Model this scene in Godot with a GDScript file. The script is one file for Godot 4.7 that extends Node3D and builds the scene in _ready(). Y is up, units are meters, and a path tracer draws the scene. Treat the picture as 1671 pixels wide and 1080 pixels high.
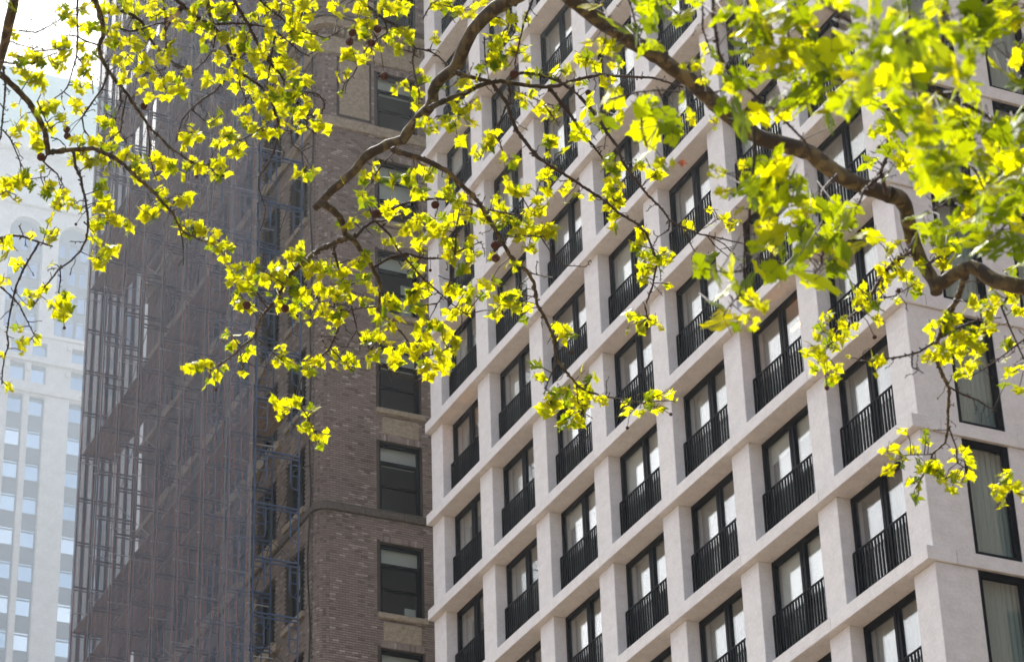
extends Node3D
# A street corner seen from below: pale stone apartment grid, brown brick tower with netted scaffold,
# hazy tower far behind, and plane tree limbs in young leaf in front.

const TURN := 0.45446                       # the street grid's turn about the vertical
const EYE := Vector3(0, 1.6, 0)
const FOCAL := 4580.5                       # in pixels of a 1671 x 1080 picture
const PITCH := 0.52606
const ROLL := 0.034662

var M := {}
var taken := {}
var rng := RandomNumberGenerator.new()


func _ready() -> void:
	rng.seed = 20240511
	set_view()
	make_materials()
	build_ground()
	build_pale_building()
	build_brick_building()
	build_scaffold()
	build_far_tower()
	build_opposite_tower()
	build_trees()
	build_bird()


func set_view() -> void:
	var cam := Camera3D.new()
	cam.name = "camera"
	cam.basis = Basis(Vector3.RIGHT, PITCH) * Basis(Vector3.BACK, -ROLL)
	cam.position = EYE
	cam.fov = 2.0 * rad_to_deg(atan(540.0 / FOCAL))
	cam.near = 0.1
	cam.far = 3000.0
	var lens := CameraAttributesPhysical.new()
	lens.frustum_focal_length = FOCAL / 1080.0 * 24.0
	lens.frustum_focus_distance = 19.0
	lens.exposure_aperture = 12.5
	lens.frustum_near = 0.1
	lens.frustum_far = 3000.0
	cam.attributes = lens
	add_child(cam)
	cam.current = true

	var around := WorldEnvironment.new()
	around.name = "world_environment"
	var e := Environment.new()
	e.background_mode = Environment.BG_SKY
	var sky := Sky.new()
	var air := ProceduralSkyMaterial.new()
	air.sky_top_color = Color(0.36, 0.49, 0.72)
	air.sky_horizon_color = Color(0.78, 0.83, 0.89)
	air.sky_curve = 0.22
	air.ground_bottom_color = Color(0.30, 0.27, 0.24)
	air.ground_horizon_color = Color(0.60, 0.61, 0.62)
	air.sun_angle_max = 80.0
	air.sun_curve = 0.7
	air.sky_energy_multiplier = 0.68
	air.sky_cover = cloud_cover()
	air.sky_cover_modulate = Color(1, 1, 1, 0.75)
	sky.sky_material = air
	e.sky = sky
	e.tonemap_mode = Environment.TONE_MAPPER_LINEAR
	e.tonemap_exposure = 2.7
	e.volumetric_fog_enabled = true
	e.volumetric_fog_density = 0.00017
	e.volumetric_fog_albedo = Color(0.93, 0.97, 1.0)
	e.volumetric_fog_anisotropy = 0.88
	e.sdfgi_enabled = true
	e.ssao_enabled = true
	e.ssil_enabled = true
	around.environment = e
	add_child(around)

	var sun := DirectionalLight3D.new()
	sun.name = "sun"
	sun.light_energy = 1.6
	sun.light_color = Color(1.0, 0.978, 0.945)
	sun.light_angular_distance = 0.5
	sun.shadow_enabled = true
	sun.directional_shadow_max_distance = 300.0
	var az := deg_to_rad(-22.0)
	var el := deg_to_rad(55.0)
	var to := Vector3(sin(az) * cos(el), sin(el), -cos(az) * cos(el))
	add_child(sun)
	sun.look_at_from_position(to * 100.0, Vector3.ZERO, Vector3.UP)


# thin broken cloud over the whole sky
func cloud_cover() -> ImageTexture:
	var n := FastNoiseLite.new()
	n.seed = 12
	n.frequency = 0.010
	n.fractal_octaves = 5
	n.domain_warp_enabled = true
	n.domain_warp_amplitude = 30.0
	var w := 1024
	var h := 512
	var raw := n.get_seamless_image(w, h)
	var im := Image.create(w, h, false, Image.FORMAT_RGBA8)
	for y in h:
		for x in w:
			var a := smoothstep(0.42, 0.72, raw.get_pixel(x, y).r)
			im.set_pixel(x, y, Color(0.93, 0.94, 0.95, a))
	return ImageTexture.create_from_image(im)


# ---------------------------------------------------------------- helpers

func numbered(called: String) -> String:
	if not taken.has(called):
		taken[called] = 0
		return called
	taken[called] += 1
	return "%s_%03d" % [called, taken[called]]


func thing(called: String, label: String, category: String, at := Vector3.ZERO, turn := 0.0, group := "") -> Node3D:
	var o := Node3D.new()
	o.name = numbered(called)
	add_child(o)
	o.position = at
	o.rotation.y = turn
	o.set_meta("label", label)
	o.set_meta("category", category)
	if group != "":
		o.set_meta("group", group)
	return o


func part(called: String, mesh: Mesh, m: Material, parent: Node3D, at := Vector3.ZERO, turned := Basis.IDENTITY) -> MeshInstance3D:
	var o := MeshInstance3D.new()
	o.name = called
	o.mesh = mesh
	o.material_override = m
	o.transform = Transform3D(turned, at)
	parent.add_child(o, true)
	return o


func holder(called: String, parent: Node3D, at := Vector3.ZERO) -> Node3D:
	var o := Node3D.new()
	o.name = called
	o.position = at
	parent.add_child(o, true)
	return o


func start() -> SurfaceTool:
	var st := SurfaceTool.new()
	st.begin(Mesh.PRIMITIVE_TRIANGLES)
	st.set_smooth_group(-1)
	return st


func done(st: SurfaceTool) -> ArrayMesh:
	st.generate_normals()
	return st.commit()


func tri(st: SurfaceTool, a: Vector3, b: Vector3, c: Vector3, out: Vector3) -> void:
	if (a - c).cross(a - b).dot(out) < 0.0:
		var t := b
		b = c
		c = t
	st.add_vertex(a)
	st.add_vertex(b)
	st.add_vertex(c)


func quad(st: SurfaceTool, a: Vector3, b: Vector3, c: Vector3, d: Vector3, out: Vector3) -> void:
	tri(st, a, b, c, out)
	tri(st, a, c, d, out)


func box(st: SurfaceTool, lo: Vector3, hi: Vector3) -> void:
	var m := (lo + hi) / 2.0
	var h := (hi - lo) / 2.0
	for a in 3:
		for s in [-1.0, 1.0]:
			var n := Vector3.ZERO
			n[a] = s
			var u := Vector3.ZERO
			u[(a + 1) % 3] = h[(a + 1) % 3]
			var v := Vector3.ZERO
			v[(a + 2) % 3] = h[(a + 2) % 3]
			var f := m + n * h[a]
			quad(st, f - u - v, f + u - v, f + u + v, f - u + v, n)


# a box with chamfered edges, 44 triangles
func cbox(st: SurfaceTool, lo: Vector3, hi: Vector3, c: float) -> void:
	var m := (lo + hi) / 2.0
	var h := (hi - lo) / 2.0
	var g := h - Vector3(c, c, c)
	for a in 3:
		var b := (a + 1) % 3
		var d := (a + 2) % 3
		for s in [-1.0, 1.0]:
			var n := Vector3.ZERO
			n[a] = s
			var u := Vector3.ZERO
			u[b] = g[b]
			var v := Vector3.ZERO
			v[d] = g[d]
			var f := m + n * h[a]
			quad(st, f - u - v, f + u - v, f + u + v, f - u + v, n)
			for t in [-1.0, 1.0]:
				var e := Vector3.ZERO
				e[a] = s * h[a]
				e[b] = t * g[b]
				var k := Vector3.ZERO
				k[a] = s * g[a]
				k[b] = t * h[b]
				quad(st, m + e - v, m + e + v, m + k + v, m + k - v, e + k)
	for sx in [-1.0, 1.0]:
		for sy in [-1.0, 1.0]:
			for sz in [-1.0, 1.0]:
				var s := Vector3(sx, sy, sz)
				tri(st, m + s * Vector3(h.x, g.y, g.z), m + s * Vector3(g.x, h.y, g.z), m + s * Vector3(g.x, g.y, h.z), s)


func box_mesh(lo: Vector3, hi: Vector3, c := 0.0) -> ArrayMesh:
	var st := start()
	if c > 0.0:
		cbox(st, lo, hi, c)
	else:
		box(st, lo, hi)
	return done(st)


# a round tapering tube along points
func tube(st: SurfaceTool, p: PackedVector3Array, r: PackedFloat32Array, sides: int, lumps := 0.0) -> void:
	var n := p.size()
	if n < 2:
		return
	var rings: Array[PackedVector3Array] = []
	var side := Vector3.ZERO
	for i in n:
		var t := (p[mini(i + 1, n - 1)] - p[maxi(i - 1, 0)]).normalized()
		if i == 0:
			side = t.cross(Vector3(0.31, 0.9, 0.17)).normalized()
		side = (side - t * side.dot(t)).normalized()
		var over := t.cross(side)
		var ring := PackedVector3Array()
		for k in sides:
			var a := TAU * k / sides
			var rr := r[i] * (1.0 + (lumps * rng.randf_range(-1.0, 1.0) if lumps > 0.0 else 0.0))
			ring.append(p[i] + (side * cos(a) + over * sin(a)) * rr)
		rings.append(ring)
	st.set_smooth_group(0)
	for i in n - 1:
		for k in sides:
			var k2 := (k + 1) % sides
			var out := rings[i][k] - p[i] + rings[i][k2] - p[i]
			quad(st, rings[i][k], rings[i][k2], rings[i + 1][k2], rings[i + 1][k], out)
	st.set_smooth_group(-1)
	for k in range(1, sides - 1):
		tri(st, rings[0][0], rings[0][k], rings[0][k + 1], p[0] - p[1])
		tri(st, rings[n - 1][0], rings[n - 1][k], rings[n - 1][k + 1], p[n - 1] - p[n - 2])


func rod(st: SurfaceTool, a: Vector3, b: Vector3, r: float, sides := 6) -> void:
	tube(st, PackedVector3Array([a, b]), PackedFloat32Array([r, r]), sides)


# a point the given depth ahead of the eye, along the sight line through a place in a 1671 x 1080 view
func ahead(x: float, y: float, depth: float) -> Vector3:
	var a := x - 835.5
	var b := 540.0 - y
	var xi := cos(ROLL) * a + sin(ROLL) * b
	var yi := -sin(ROLL) * a + cos(ROLL) * b
	var u := yi * depth / FOCAL
	return EYE + Vector3(xi * depth / FOCAL, u * cos(PITCH) + depth * sin(PITCH), u * sin(PITCH) - depth * cos(PITCH))


# ---------------------------------------------------------------- materials

func flat(called: String, c: Color, rough := 0.85, metal := 0.0) -> StandardMaterial3D:
	var m := StandardMaterial3D.new()
	m.resource_name = called
	m.albedo_color = c.linear_to_srgb()
	m.roughness = rough
	m.metallic = metal
	return m


# a mottled surface: two noises between two linear colours, mapped in the world
func mottled(called: String, a: Color, b: Color, per_metre: float, fine: float, coarse: float, rough: float, relief := 0.0, seed_ := 1, speck := 0.0) -> StandardMaterial3D:
	var m := StandardMaterial3D.new()
	m.resource_name = called
	var n := FastNoiseLite.new()
	n.seed = seed_
	n.noise_type = FastNoiseLite.TYPE_SIMPLEX_SMOOTH
	n.frequency = fine
	n.fractal_octaves = 4
	var g := FastNoiseLite.new()
	g.seed = seed_ + 7
	g.frequency = coarse
	g.fractal_octaves = 3
	var s := 512
	var ni := n.get_seamless_image(s, s)
	var gi := g.get_seamless_image(s, s)
	var im := Image.create(s, s, false, Image.FORMAT_RGB8)
	var hi := Image.create(s, s, false, Image.FORMAT_L8)
	var r := RandomNumberGenerator.new()
	r.seed = seed_ * 31
	for y in s:
		for x in s:
			var f := ni.get_pixel(x, y).r
			var t := clampf(0.55 * f + 0.45 * gi.get_pixel(x, y).r, 0.0, 1.0)
			t = clampf((t - 0.5) * 1.9 + 0.5, 0.0, 1.0)
			var c := a.lerp(b, t)
			if speck > 0.0 and r.randf() < speck:
				c = c * r.randf_range(0.55, 0.8)
				f *= 0.6
			im.set_pixel(x, y, Color(c.r, c.g, c.b).linear_to_srgb())
			hi.set_pixel(x, y, Color(f, f, f))
	m.albedo_texture = ImageTexture.create_from_image(im)
	m.roughness = rough
	m.uv1_triplanar = true
	m.uv1_world_triplanar = true
	m.uv1_scale = Vector3.ONE * per_metre
	if relief > 0.0:
		m.heightmap_enabled = true
		m.heightmap_texture = ImageTexture.create_from_image(hi)
		m.heightmap_scale = relief
	return m


func make_materials() -> void:
	M.stone = mottled("pale_limestone", Color(0.585, 0.575, 0.55), Color(0.72, 0.71, 0.685), 0.45, 0.032, 0.007, 0.85, 0.5, 3, 0.012)
	M.stone_b = mottled("pale_limestone_warm", Color(0.57, 0.56, 0.535), Color(0.70, 0.69, 0.67), 0.52, 0.036, 0.008, 0.85, 0.5, 11, 0.014)
	M.joint = flat("joint_mortar", Color(0.36, 0.33, 0.30))
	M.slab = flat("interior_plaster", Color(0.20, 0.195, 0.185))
	M.black = flat("black_steel", Color(0.005, 0.006, 0.009), 0.6, 0.0)
	M.black.metallic_specular = 0.22
	M.frame = flat("dark_window_frame", Color(0.006, 0.007, 0.010), 0.55, 0.0)
	M.frame.metallic_specular = 0.22
	var glass := StandardMaterial3D.new()
	glass.resource_name = "window_glass"
	glass.transparency = BaseMaterial3D.TRANSPARENCY_ALPHA
	glass.albedo_color = Color(0.55, 0.65, 0.62, 0.012)
	glass.roughness = 0.0
	glass.metallic_specular = 0.5
	M.glass = glass
	M.glass_plain = glass.duplicate()
	M.glass_plain.resource_name = "plain_glass"
	M.glass_plain.metallic_specular = 0.36
	M.coated = []
	for c in [Color(0.30, 0.39, 0.47), Color(0.38, 0.47, 0.54), Color(0.54, 0.60, 0.64)]:
		M.coated.append(flat("coated_glass", c, 0.06, 1.0))
	M.curtains = [flat("sheer_curtain_cream", Color(0.33, 0.35, 0.295), 0.95), flat("sheer_curtain_grey", Color(0.24, 0.27, 0.25), 0.95), flat("sheer_curtain_green", Color(0.19, 0.23, 0.205), 0.95)]
	M.curtain_side = flat("grey_green_curtain", Color(0.20, 0.26, 0.225), 0.95)
	var b := flat("brown_brick", Color(1, 1, 1), 0.9)
	b.vertex_color_use_as_albedo = true
	M.brick = b
	M.mortar = mottled("dark_mortar", Color(0.040, 0.033, 0.028), Color(0.075, 0.062, 0.052), 0.6, 0.05, 0.01, 0.95, 0.0, 5)
	M.brick_wall = mottled("brown_brick_wall", Color(0.09, 0.074, 0.062), Color(0.185, 0.155, 0.13), 0.55, 0.06, 0.012, 0.92, 0.8, 6, 0.02)
	M.sandstone = mottled("buff_sandstone", Color(0.20, 0.165, 0.115), Color(0.36, 0.31, 0.225), 0.7, 0.03, 0.012, 0.9, 0.4, 8, 0.01)
	M.dark_stone = mottled("sooty_stone", Color(0.045, 0.04, 0.034), Color(0.12, 0.10, 0.08), 0.8, 0.03, 0.012, 0.9, 0.6, 9)
	M.blind = flat("roller_blind", Color(0.36, 0.42, 0.38), 0.9)
	M.room = flat("dim_room", Color(0.06, 0.065, 0.07), 0.9)
	M.cable = flat("black_cable", Color(0.012, 0.012, 0.013), 0.6)
	M.scaffold_blue = flat("blue_painted_tube", Color(0.030, 0.062, 0.130), 0.6, 0.0)
	M.scaffold_steel = flat("galvanised_tube", Color(0.30, 0.30, 0.31), 0.6, 0.2)
	M.scaffold_dark = flat("dark_tube", Color(0.014, 0.017, 0.026), 0.7)
	M.plank = mottled("scaffold_plank", Color(0.14, 0.10, 0.075), Color(0.26, 0.20, 0.15), 0.5, 0.05, 0.02, 0.9, 0.0, 12)
	var net := flat("debris_netting", Color(0.056, 0.082, 0.116), 0.95)
	net.transparency = BaseMaterial3D.TRANSPARENCY_ALPHA
	net.albedo_color.a = 0.46
	M.net = net
	var seam := flat("netting_orange_band", Color(0.40, 0.13, 0.085), 0.95)
	seam.transparency = BaseMaterial3D.TRANSPARENCY_ALPHA
	seam.albedo_color.a = 0.5
	M.seam = seam
	M.lamp = flat("warm_lamp", Color(0.8, 0.6, 0.35))
	M.lamp.emission_enabled = true
	M.lamp.emission = Color(1.0, 0.62, 0.28)
	M.lamp.emission_energy_multiplier = 1.2
	M.far_stone = mottled("far_buff_stone", Color(0.36, 0.335, 0.30), Color(0.50, 0.475, 0.43), 0.12, 0.04, 0.01, 0.9, 0.0, 14, 0.01)
	M.far_dark = mottled("far_spandrel", Color(0.07, 0.08, 0.095), Color(0.11, 0.12, 0.135), 0.3, 0.04, 0.01, 0.7, 0.0, 15)
	M.far_roof = mottled("verdigris_roof", Color(0.20, 0.30, 0.27), Color(0.32, 0.42, 0.38), 0.15, 0.04, 0.01, 0.8, 0.0, 16)
	M.ground = mottled("paving", Color(0.135, 0.095, 0.065), Color(0.20, 0.145, 0.10), 0.1, 0.05, 0.01, 0.95, 0.0, 17)
	M.lawn = mottled("lawn", Color(0.05, 0.09, 0.03), Color(0.09, 0.14, 0.045), 0.2, 0.06, 0.01, 0.95, 0.0, 18)


func build_ground() -> void:
	var g := part("ground", box_mesh(Vector3(-450, -1, -500), Vector3(450, 0, 300)), M.ground, self)
	g.set_meta("kind", "structure")
	# morning haze lying in the streets beyond the near buildings
	var haze := FogVolume.new()
	haze.name = "haze"
	haze.size = Vector3(240, 186, 90)
	haze.position = Vector3(-40, 93, -172)
	var air := FogMaterial.new()
	air.density = 0.0038
	air.albedo = Color(0.90, 0.955, 1.0)
	haze.material = air
	haze.set_meta("kind", "stuff")
	haze.set_meta("label", "pale blue haze between the near buildings and the far tower")
	add_child(haze)


# ---------------------------------------------------------------- pale stone building

const BAND := 0.355
const SET := 0.22                           # how far the piers stand back from the bands
const GLASS_AT := 0.61


func band_y(j: int) -> float:
	return 32.093 + 3.4 * (j + 2) + (0.587 if j >= 4 else 0.0) + (0.4865 if j >= 6 else 0.0)


var shapes := {}


# a sheet hanging in folds: along z from 0 to w, up y from 0 to h
func folds(w: float, h: float, pitch: float, deep: float, seed_: int) -> ArrayMesh:
	var r := RandomNumberGenerator.new()
	r.seed = seed_
	var st := start()
	st.set_smooth_group(0)
	var n := int(w / pitch * 6.0)
	var top := PackedVector3Array()
	var low := PackedVector3Array()
	var ph := 0.0
	for i in n + 1:
		var z := w * i / n
		ph += TAU / 6.0 * r.randf_range(0.6, 1.4)
		var x := sin(ph) * deep * r.randf_range(0.7, 1.1)
		top.append(Vector3(x * 0.7, h, z))
		low.append(Vector3(x, 0, z))
	for i in n:
		quad(st, low[i], low[i + 1], top[i + 1], top[i], Vector3.LEFT)
	return done(st)


func pale_window(root: Node3D, z0: float, z1: float, j: int, r: RandomNumberGenerator) -> void:
	var w := snappedf(z1 - z0, 0.001)
	var y0 := band_y(j) + BAND
	var h := snappedf(band_y(j + 1) - y0, 0.001)
	var key := "w%s_%s" % [w, h]
	if not shapes.has(key):
		var st := start()
		for s in [[0.0, 0.13], [w - 0.13, w]]:
			cbox(st, Vector3(0, 0.001, s[0]), Vector3(0.13, h - 0.001, s[1]), 0.008)
		cbox(st, Vector3(0, h - 0.16, 0.131), Vector3(0.13, h - 0.001, w - 0.131), 0.008)
		cbox(st, Vector3(0, 0.001, 0.131), Vector3(0.13, 0.34, w - 0.131), 0.008)
		shapes[key + "frame"] = done(st)
		st = start()
		cbox(st, Vector3(-0.01, 0.341, w / 2 - 0.115), Vector3(0.12, h - 0.161, w / 2 - 0.004), 0.008)
		cbox(st, Vector3(0.005, 0.341, w / 2 + 0.004), Vector3(0.12, h - 0.161, w / 2 + 0.115), 0.008)
		shapes[key + "mullion"] = done(st)
		st = start()
		for x in [0.0, 0.022]:                 # double glazing
			box(st, Vector3(x - 0.001, 0, 0), Vector3(x + 0.001, h - 0.505, w / 2 - 0.25))
		shapes[key + "pane"] = done(st)
		st = start()
		cbox(st, Vector3(-0.025, 1.51, 0.012), Vector3(0.025, 1.555, w - 0.012), 0.006)
		cbox(st, Vector3(-0.02, 0.40, 0.012), Vector3(0.02, 0.44, w - 0.012), 0.005)
		shapes[key + "top_rail"] = done(st)
		st = start()
		var n := int(round(w / 0.143))
		for i in n + 1:
			var z := lerpf(0.03, w - 0.03, float(i) / n)
			var t := 0.022 if i > 0 and i < n else 0.028
			box(st, Vector3(-0.02, 0.44, z - t), Vector3(0.02, 1.51, z + t))
		shapes[key + "bars"] = done(st)
		for v in 4:
			shapes[key + "curtain%d" % v] = folds(w - 0.1, h - 0.05, 0.17, 0.05, 40 + v)
			shapes[key + "half%d" % v] = folds(w * 0.55, h - 0.05, 0.13, 0.06, 50 + v)
		shapes[key] = true
	var o := holder("window", root, Vector3(GLASS_AT, y0, z0))
	part("frame", shapes[key + "frame"], M.frame, o)
	part("mullion", shapes[key + "mullion"], M.frame, o)
	for s in 2:
		var tilt := Basis(Vector3.UP, r.randf_range(-0.006, 0.006)) * Basis(Vector3.BACK, r.randf_range(-0.006, 0.006))
		part("pane", shapes[key + "pane"], M.glass, o, Vector3(0.06, 0.3415, 0.131 + (w / 2 - 0.016) * s), tilt)
	var pick := r.randf()
	var cm: Material = M.curtains[r.randi() % 3]
	var v := r.randi() % 4
	var lit: bool = (j == -1 and z0 < -7.0 and z0 > -8.0) or (j == 1 and z0 < -26.0)
	if lit:
		pick = 0.95
		var lamp := part("ceiling_lamp", box_mesh(Vector3(0.5, h - 0.5, w * 0.38), Vector3(0.56, h - 0.42, w * 0.38 + 0.9), 0.01), M.lamp, o)
		var bulb := OmniLight3D.new()
		bulb.name = "lamp_light"
		bulb.light_color = Color(1.0, 0.66, 0.34)
		bulb.light_energy = 0.12
		bulb.light_size = 0.05
		bulb.omni_range = 8.0
		bulb.omni_attenuation = 2.0
		bulb.shadow_enabled = true
		bulb.position = Vector3(0.53, h - 0.56, w * 0.38 + 0.45)
		o.add_child(bulb)
	if pick < 0.58:
		part("curtain", shapes[key + "curtain%d" % v], cm, o, Vector3(0.34, 0.02, 0.05))
	elif pick < 0.74:
		part("curtain", shapes[key + "half%d" % v], cm, o, Vector3(0.34, 0.02, 0.05))
	elif pick < 0.86:
		part("curtain", shapes[key + "half%d" % v], cm, o, Vector3(0.34, 0.02, w * 0.45))
	else:
		part("curtain", shapes[key + "half%d" % v], cm, o, Vector3(0.38, 0.02, 0.05), Basis.from_scale(Vector3(1, 1, 0.5)))
	if r.randf() < 0.3 and not lit:
		var drop := r.randf_range(0.5, 1.7)
		part("blind", box_mesh(Vector3(0.20, h - drop, 0.14), Vector3(0.21, h - 0.05, w - 0.14)), M.blind, o)
	var rail := holder("railing", root, Vector3(0.53, y0, z0))
	part("top_rail", shapes[key + "top_rail"], M.black, rail)
	part("bars", shapes[key + "bars"], M.black, rail)


func build_pale_building() -> void:
	var root := thing("pale_stone_building", "pale limestone apartment building with a grid of dark framed windows and black railings", "building", Vector3(9.2167, 0, -57.512), TURN)
	var r := RandomNumberGenerator.new()
	r.seed = 77
	var top_j := 9
	var low_j := -5
	var roof := band_y(top_j) + BAND
	var z_far := -27.88
	# joints of the bands from the near corner to the far end; piers are centred on them
	var joint := [0.0, -4.283]
	for k in 5:
		joint.append(-4.283 - 3.88 * (k + 1))
	joint.append(z_far)
	var pier := [[-0.97, -0.065]]
	for k in range(1, 7):
		pier.append([joint[k] - 0.45, joint[k] + 0.45])
	pier.append([z_far + 0.01, z_far + 0.91])

	# body of the building: core, floors, far walls, lower storeys
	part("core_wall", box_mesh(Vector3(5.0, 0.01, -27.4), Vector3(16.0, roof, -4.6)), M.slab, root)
	part("lower_wall", box_mesh(Vector3(SET, 0.01, z_far + 0.01), Vector3(24.0, band_y(low_j), -0.065)), M.stone, root)
	part("far_end_wall", box_mesh(Vector3(0.75, band_y(low_j) + 0.01, z_far + 0.02), Vector3(23.9, roof - 0.01, -27.45)), M.stone, root)
	part("rear_wall", box_mesh(Vector3(23.4, band_y(low_j) + 0.01, -27.4), Vector3(23.9, roof - 0.01, -0.6)), M.stone, root)
	part("roof_slab", box_mesh(Vector3(0.3, roof + 0.002, z_far + 0.1), Vector3(23.8, roof + 0.4, -0.2)), M.stone, root)

	var band_shape := {}
	for j in range(low_j, top_j + 1):
		var y := band_y(j)
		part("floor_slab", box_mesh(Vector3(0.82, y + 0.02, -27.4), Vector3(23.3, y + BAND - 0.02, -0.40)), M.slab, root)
		for k in 7:
			var a: float = joint[k + 1] + (0.004 if k < 6 else 0.0)
			var b: float = joint[k] - (0.004 if k > 0 else 0.0)
			var len_ := snappedf(b - a, 0.001)
			if not band_shape.has(len_):
				band_shape[len_] = box_mesh(Vector3(0, 0, 0), Vector3(0.80 if k == 0 else 0.74, BAND, len_), 0.012)
			part("band", band_shape[len_], M.stone if (j + k) % 2 else M.stone_b, root, Vector3(0, y, a))
		for k in range(1, 7):
			part("joint", box_mesh(Vector3(0.016, y + 0.006, joint[k] - 0.006), Vector3(0.7, y + BAND - 0.006, joint[k] + 0.006)), M.joint, root)
		# bands of the face round the corner
		var cuts := [0.805, 2.95, 5.20, 7.45, 9.70, 11.95, 14.2]
		for k in cuts.size() - 1:
			part("band", box_mesh(Vector3(cuts[k] + 0.003, y, -0.40), Vector3(cuts[k + 1] - 0.003, y + BAND, -0.001), 0.008), M.stone_b if (j + k) % 2 else M.stone, root)
		part("band", box_mesh(Vector3(14.203, y, -0.40), Vector3(23.9, y + BAND, -0.001), 0.008), M.stone, root)
	for j in range(low_j, top_j):
		var y0 := band_y(j) + BAND
		var h := band_y(j + 1) - y0
		for k in 8:
			var deep := 0.72 if k > 0 else 0.69
			var m: Material = M.stone if r.randf() < 0.5 else M.stone_b
			if k == 0:
				# the corner pier shows on both faces
				part("pier", box_mesh(Vector3(SET, y0 + 0.002, pier[k][0]), Vector3(1.38, y0 + h - 0.002, pier[k][1]), 0.014), m, root)
			else:
				part("pier", box_mesh(Vector3(SET, y0 + 0.002, pier[k][0]), Vector3(SET + deep, y0 + h - 0.002, pier[k][1]), 0.014), m, root)
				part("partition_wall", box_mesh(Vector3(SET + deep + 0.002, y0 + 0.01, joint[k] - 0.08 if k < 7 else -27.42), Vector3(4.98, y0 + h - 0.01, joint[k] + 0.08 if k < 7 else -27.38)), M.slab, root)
		for k in 7:
			if in_view_pale(j, k):
				pale_window(root, pier[k + 1][1], pier[k][0], j, r)
		# windows and wall panels of the face round the corner
		for k in 6:
			var x0: float = 1.38 + 2.25 * k
			side_window(root, x0, y0, h, k, r)
			part("wall_panel", box_mesh(Vector3(x0 + 1.302, y0 + 0.002, -0.42), Vector3(x0 + 2.248, y0 + h - 0.002, -0.065), 0.01), M.stone if r.randf() < 0.5 else M.stone_b, root)
		part("side_wall", box_mesh(Vector3(14.88, y0 + 0.002, -0.42), Vector3(23.9, y0 + h - 0.002, -0.065)), M.stone, root)


func in_view_pale(j: int, k: int) -> bool:
	# storeys of each bay that the street corner view reaches
	var low: int = [-5, -4, -4, -3, -3, -2, -1][k]
	return j >= low and j <= low + 9 and j < 9


func side_window(root: Node3D, x0: float, y0: float, h: float, k: int, r: RandomNumberGenerator) -> void:
	var key := "side%s" % snappedf(h, 0.001)
	if not shapes.has(key):
		var w := 1.30
		var st := start()
		cbox(st, Vector3(0, 0.003, -0.12), Vector3(0.11, h - 0.003, 0), 0.006)
		cbox(st, Vector3(w - 0.16, 0.003, -0.12), Vector3(w, h - 0.003, 0), 0.006)
		cbox(st, Vector3(0.111, 0.003, -0.12), Vector3(w - 0.161, 0.13, 0), 0.006)
		cbox(st, Vector3(0.111, h - 0.17, -0.12), Vector3(w - 0.161, h - 0.003, 0), 0.006)
		shapes[key + "frame"] = done(st)
		shapes[key + "pane"] = box_mesh(Vector3(0.111, 0.13, -0.001), Vector3(w - 0.161, h - 0.17, 0.001))
		for v in 4:
			shapes[key + "curtain%d" % v] = folds(w + 0.1, h - 0.03, 0.15, 0.05, 80 + v)
		shapes[key] = true
	var o := holder("window", root, Vector3(x0, y0, -0.10))
	part("frame", shapes[key + "frame"], M.frame, o)
	var tilt := Basis(Vector3.UP, r.randf_range(-0.004, 0.004))
	part("pane", shapes[key + "pane"], M.glass, o, Vector3(0, 0, -0.06), tilt)
	if k > 0 or h < 5.0:
		part("curtain", shapes[key + "curtain%d" % (r.randi() % 4)], M.curtain_side, o, Vector3(-0.05, 0.01, -0.36), Basis(Vector3.UP, PI / 2))


# ---------------------------------------------------------------- brown brick building

const BRICK_AT := Vector3(-4.7095, 0, -85.6516)
const STOREY := 3.889
const CORNER := -2.28                        # the side wall's plane
const ROUND := 0.44                          # radius of the rounded corner
const COURSE := 0.087


func head_y(i: int) -> float:                # top of the window of storey i
	return 43.281 + STOREY * i


# openings of a face: [from, to, low, high]
func is_open(list: Array, a: float, b: float, y: float) -> bool:
	for o in list:
		if b > o[0] and a < o[1] and y + COURSE > o[2] and y < o[3]:
			return true
	return false


func brick_tone(r: RandomNumberGenerator) -> Color:
	var t := r.randf()
	var c := Color(0.190, 0.154, 0.130).lerp(Color(0.245, 0.203, 0.175), r.randf())
	if t < 0.10:
		c = Color(0.145, 0.116, 0.097)
	elif t > 0.93:
		c = Color(0.33, 0.288, 0.255)
	return c


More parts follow.
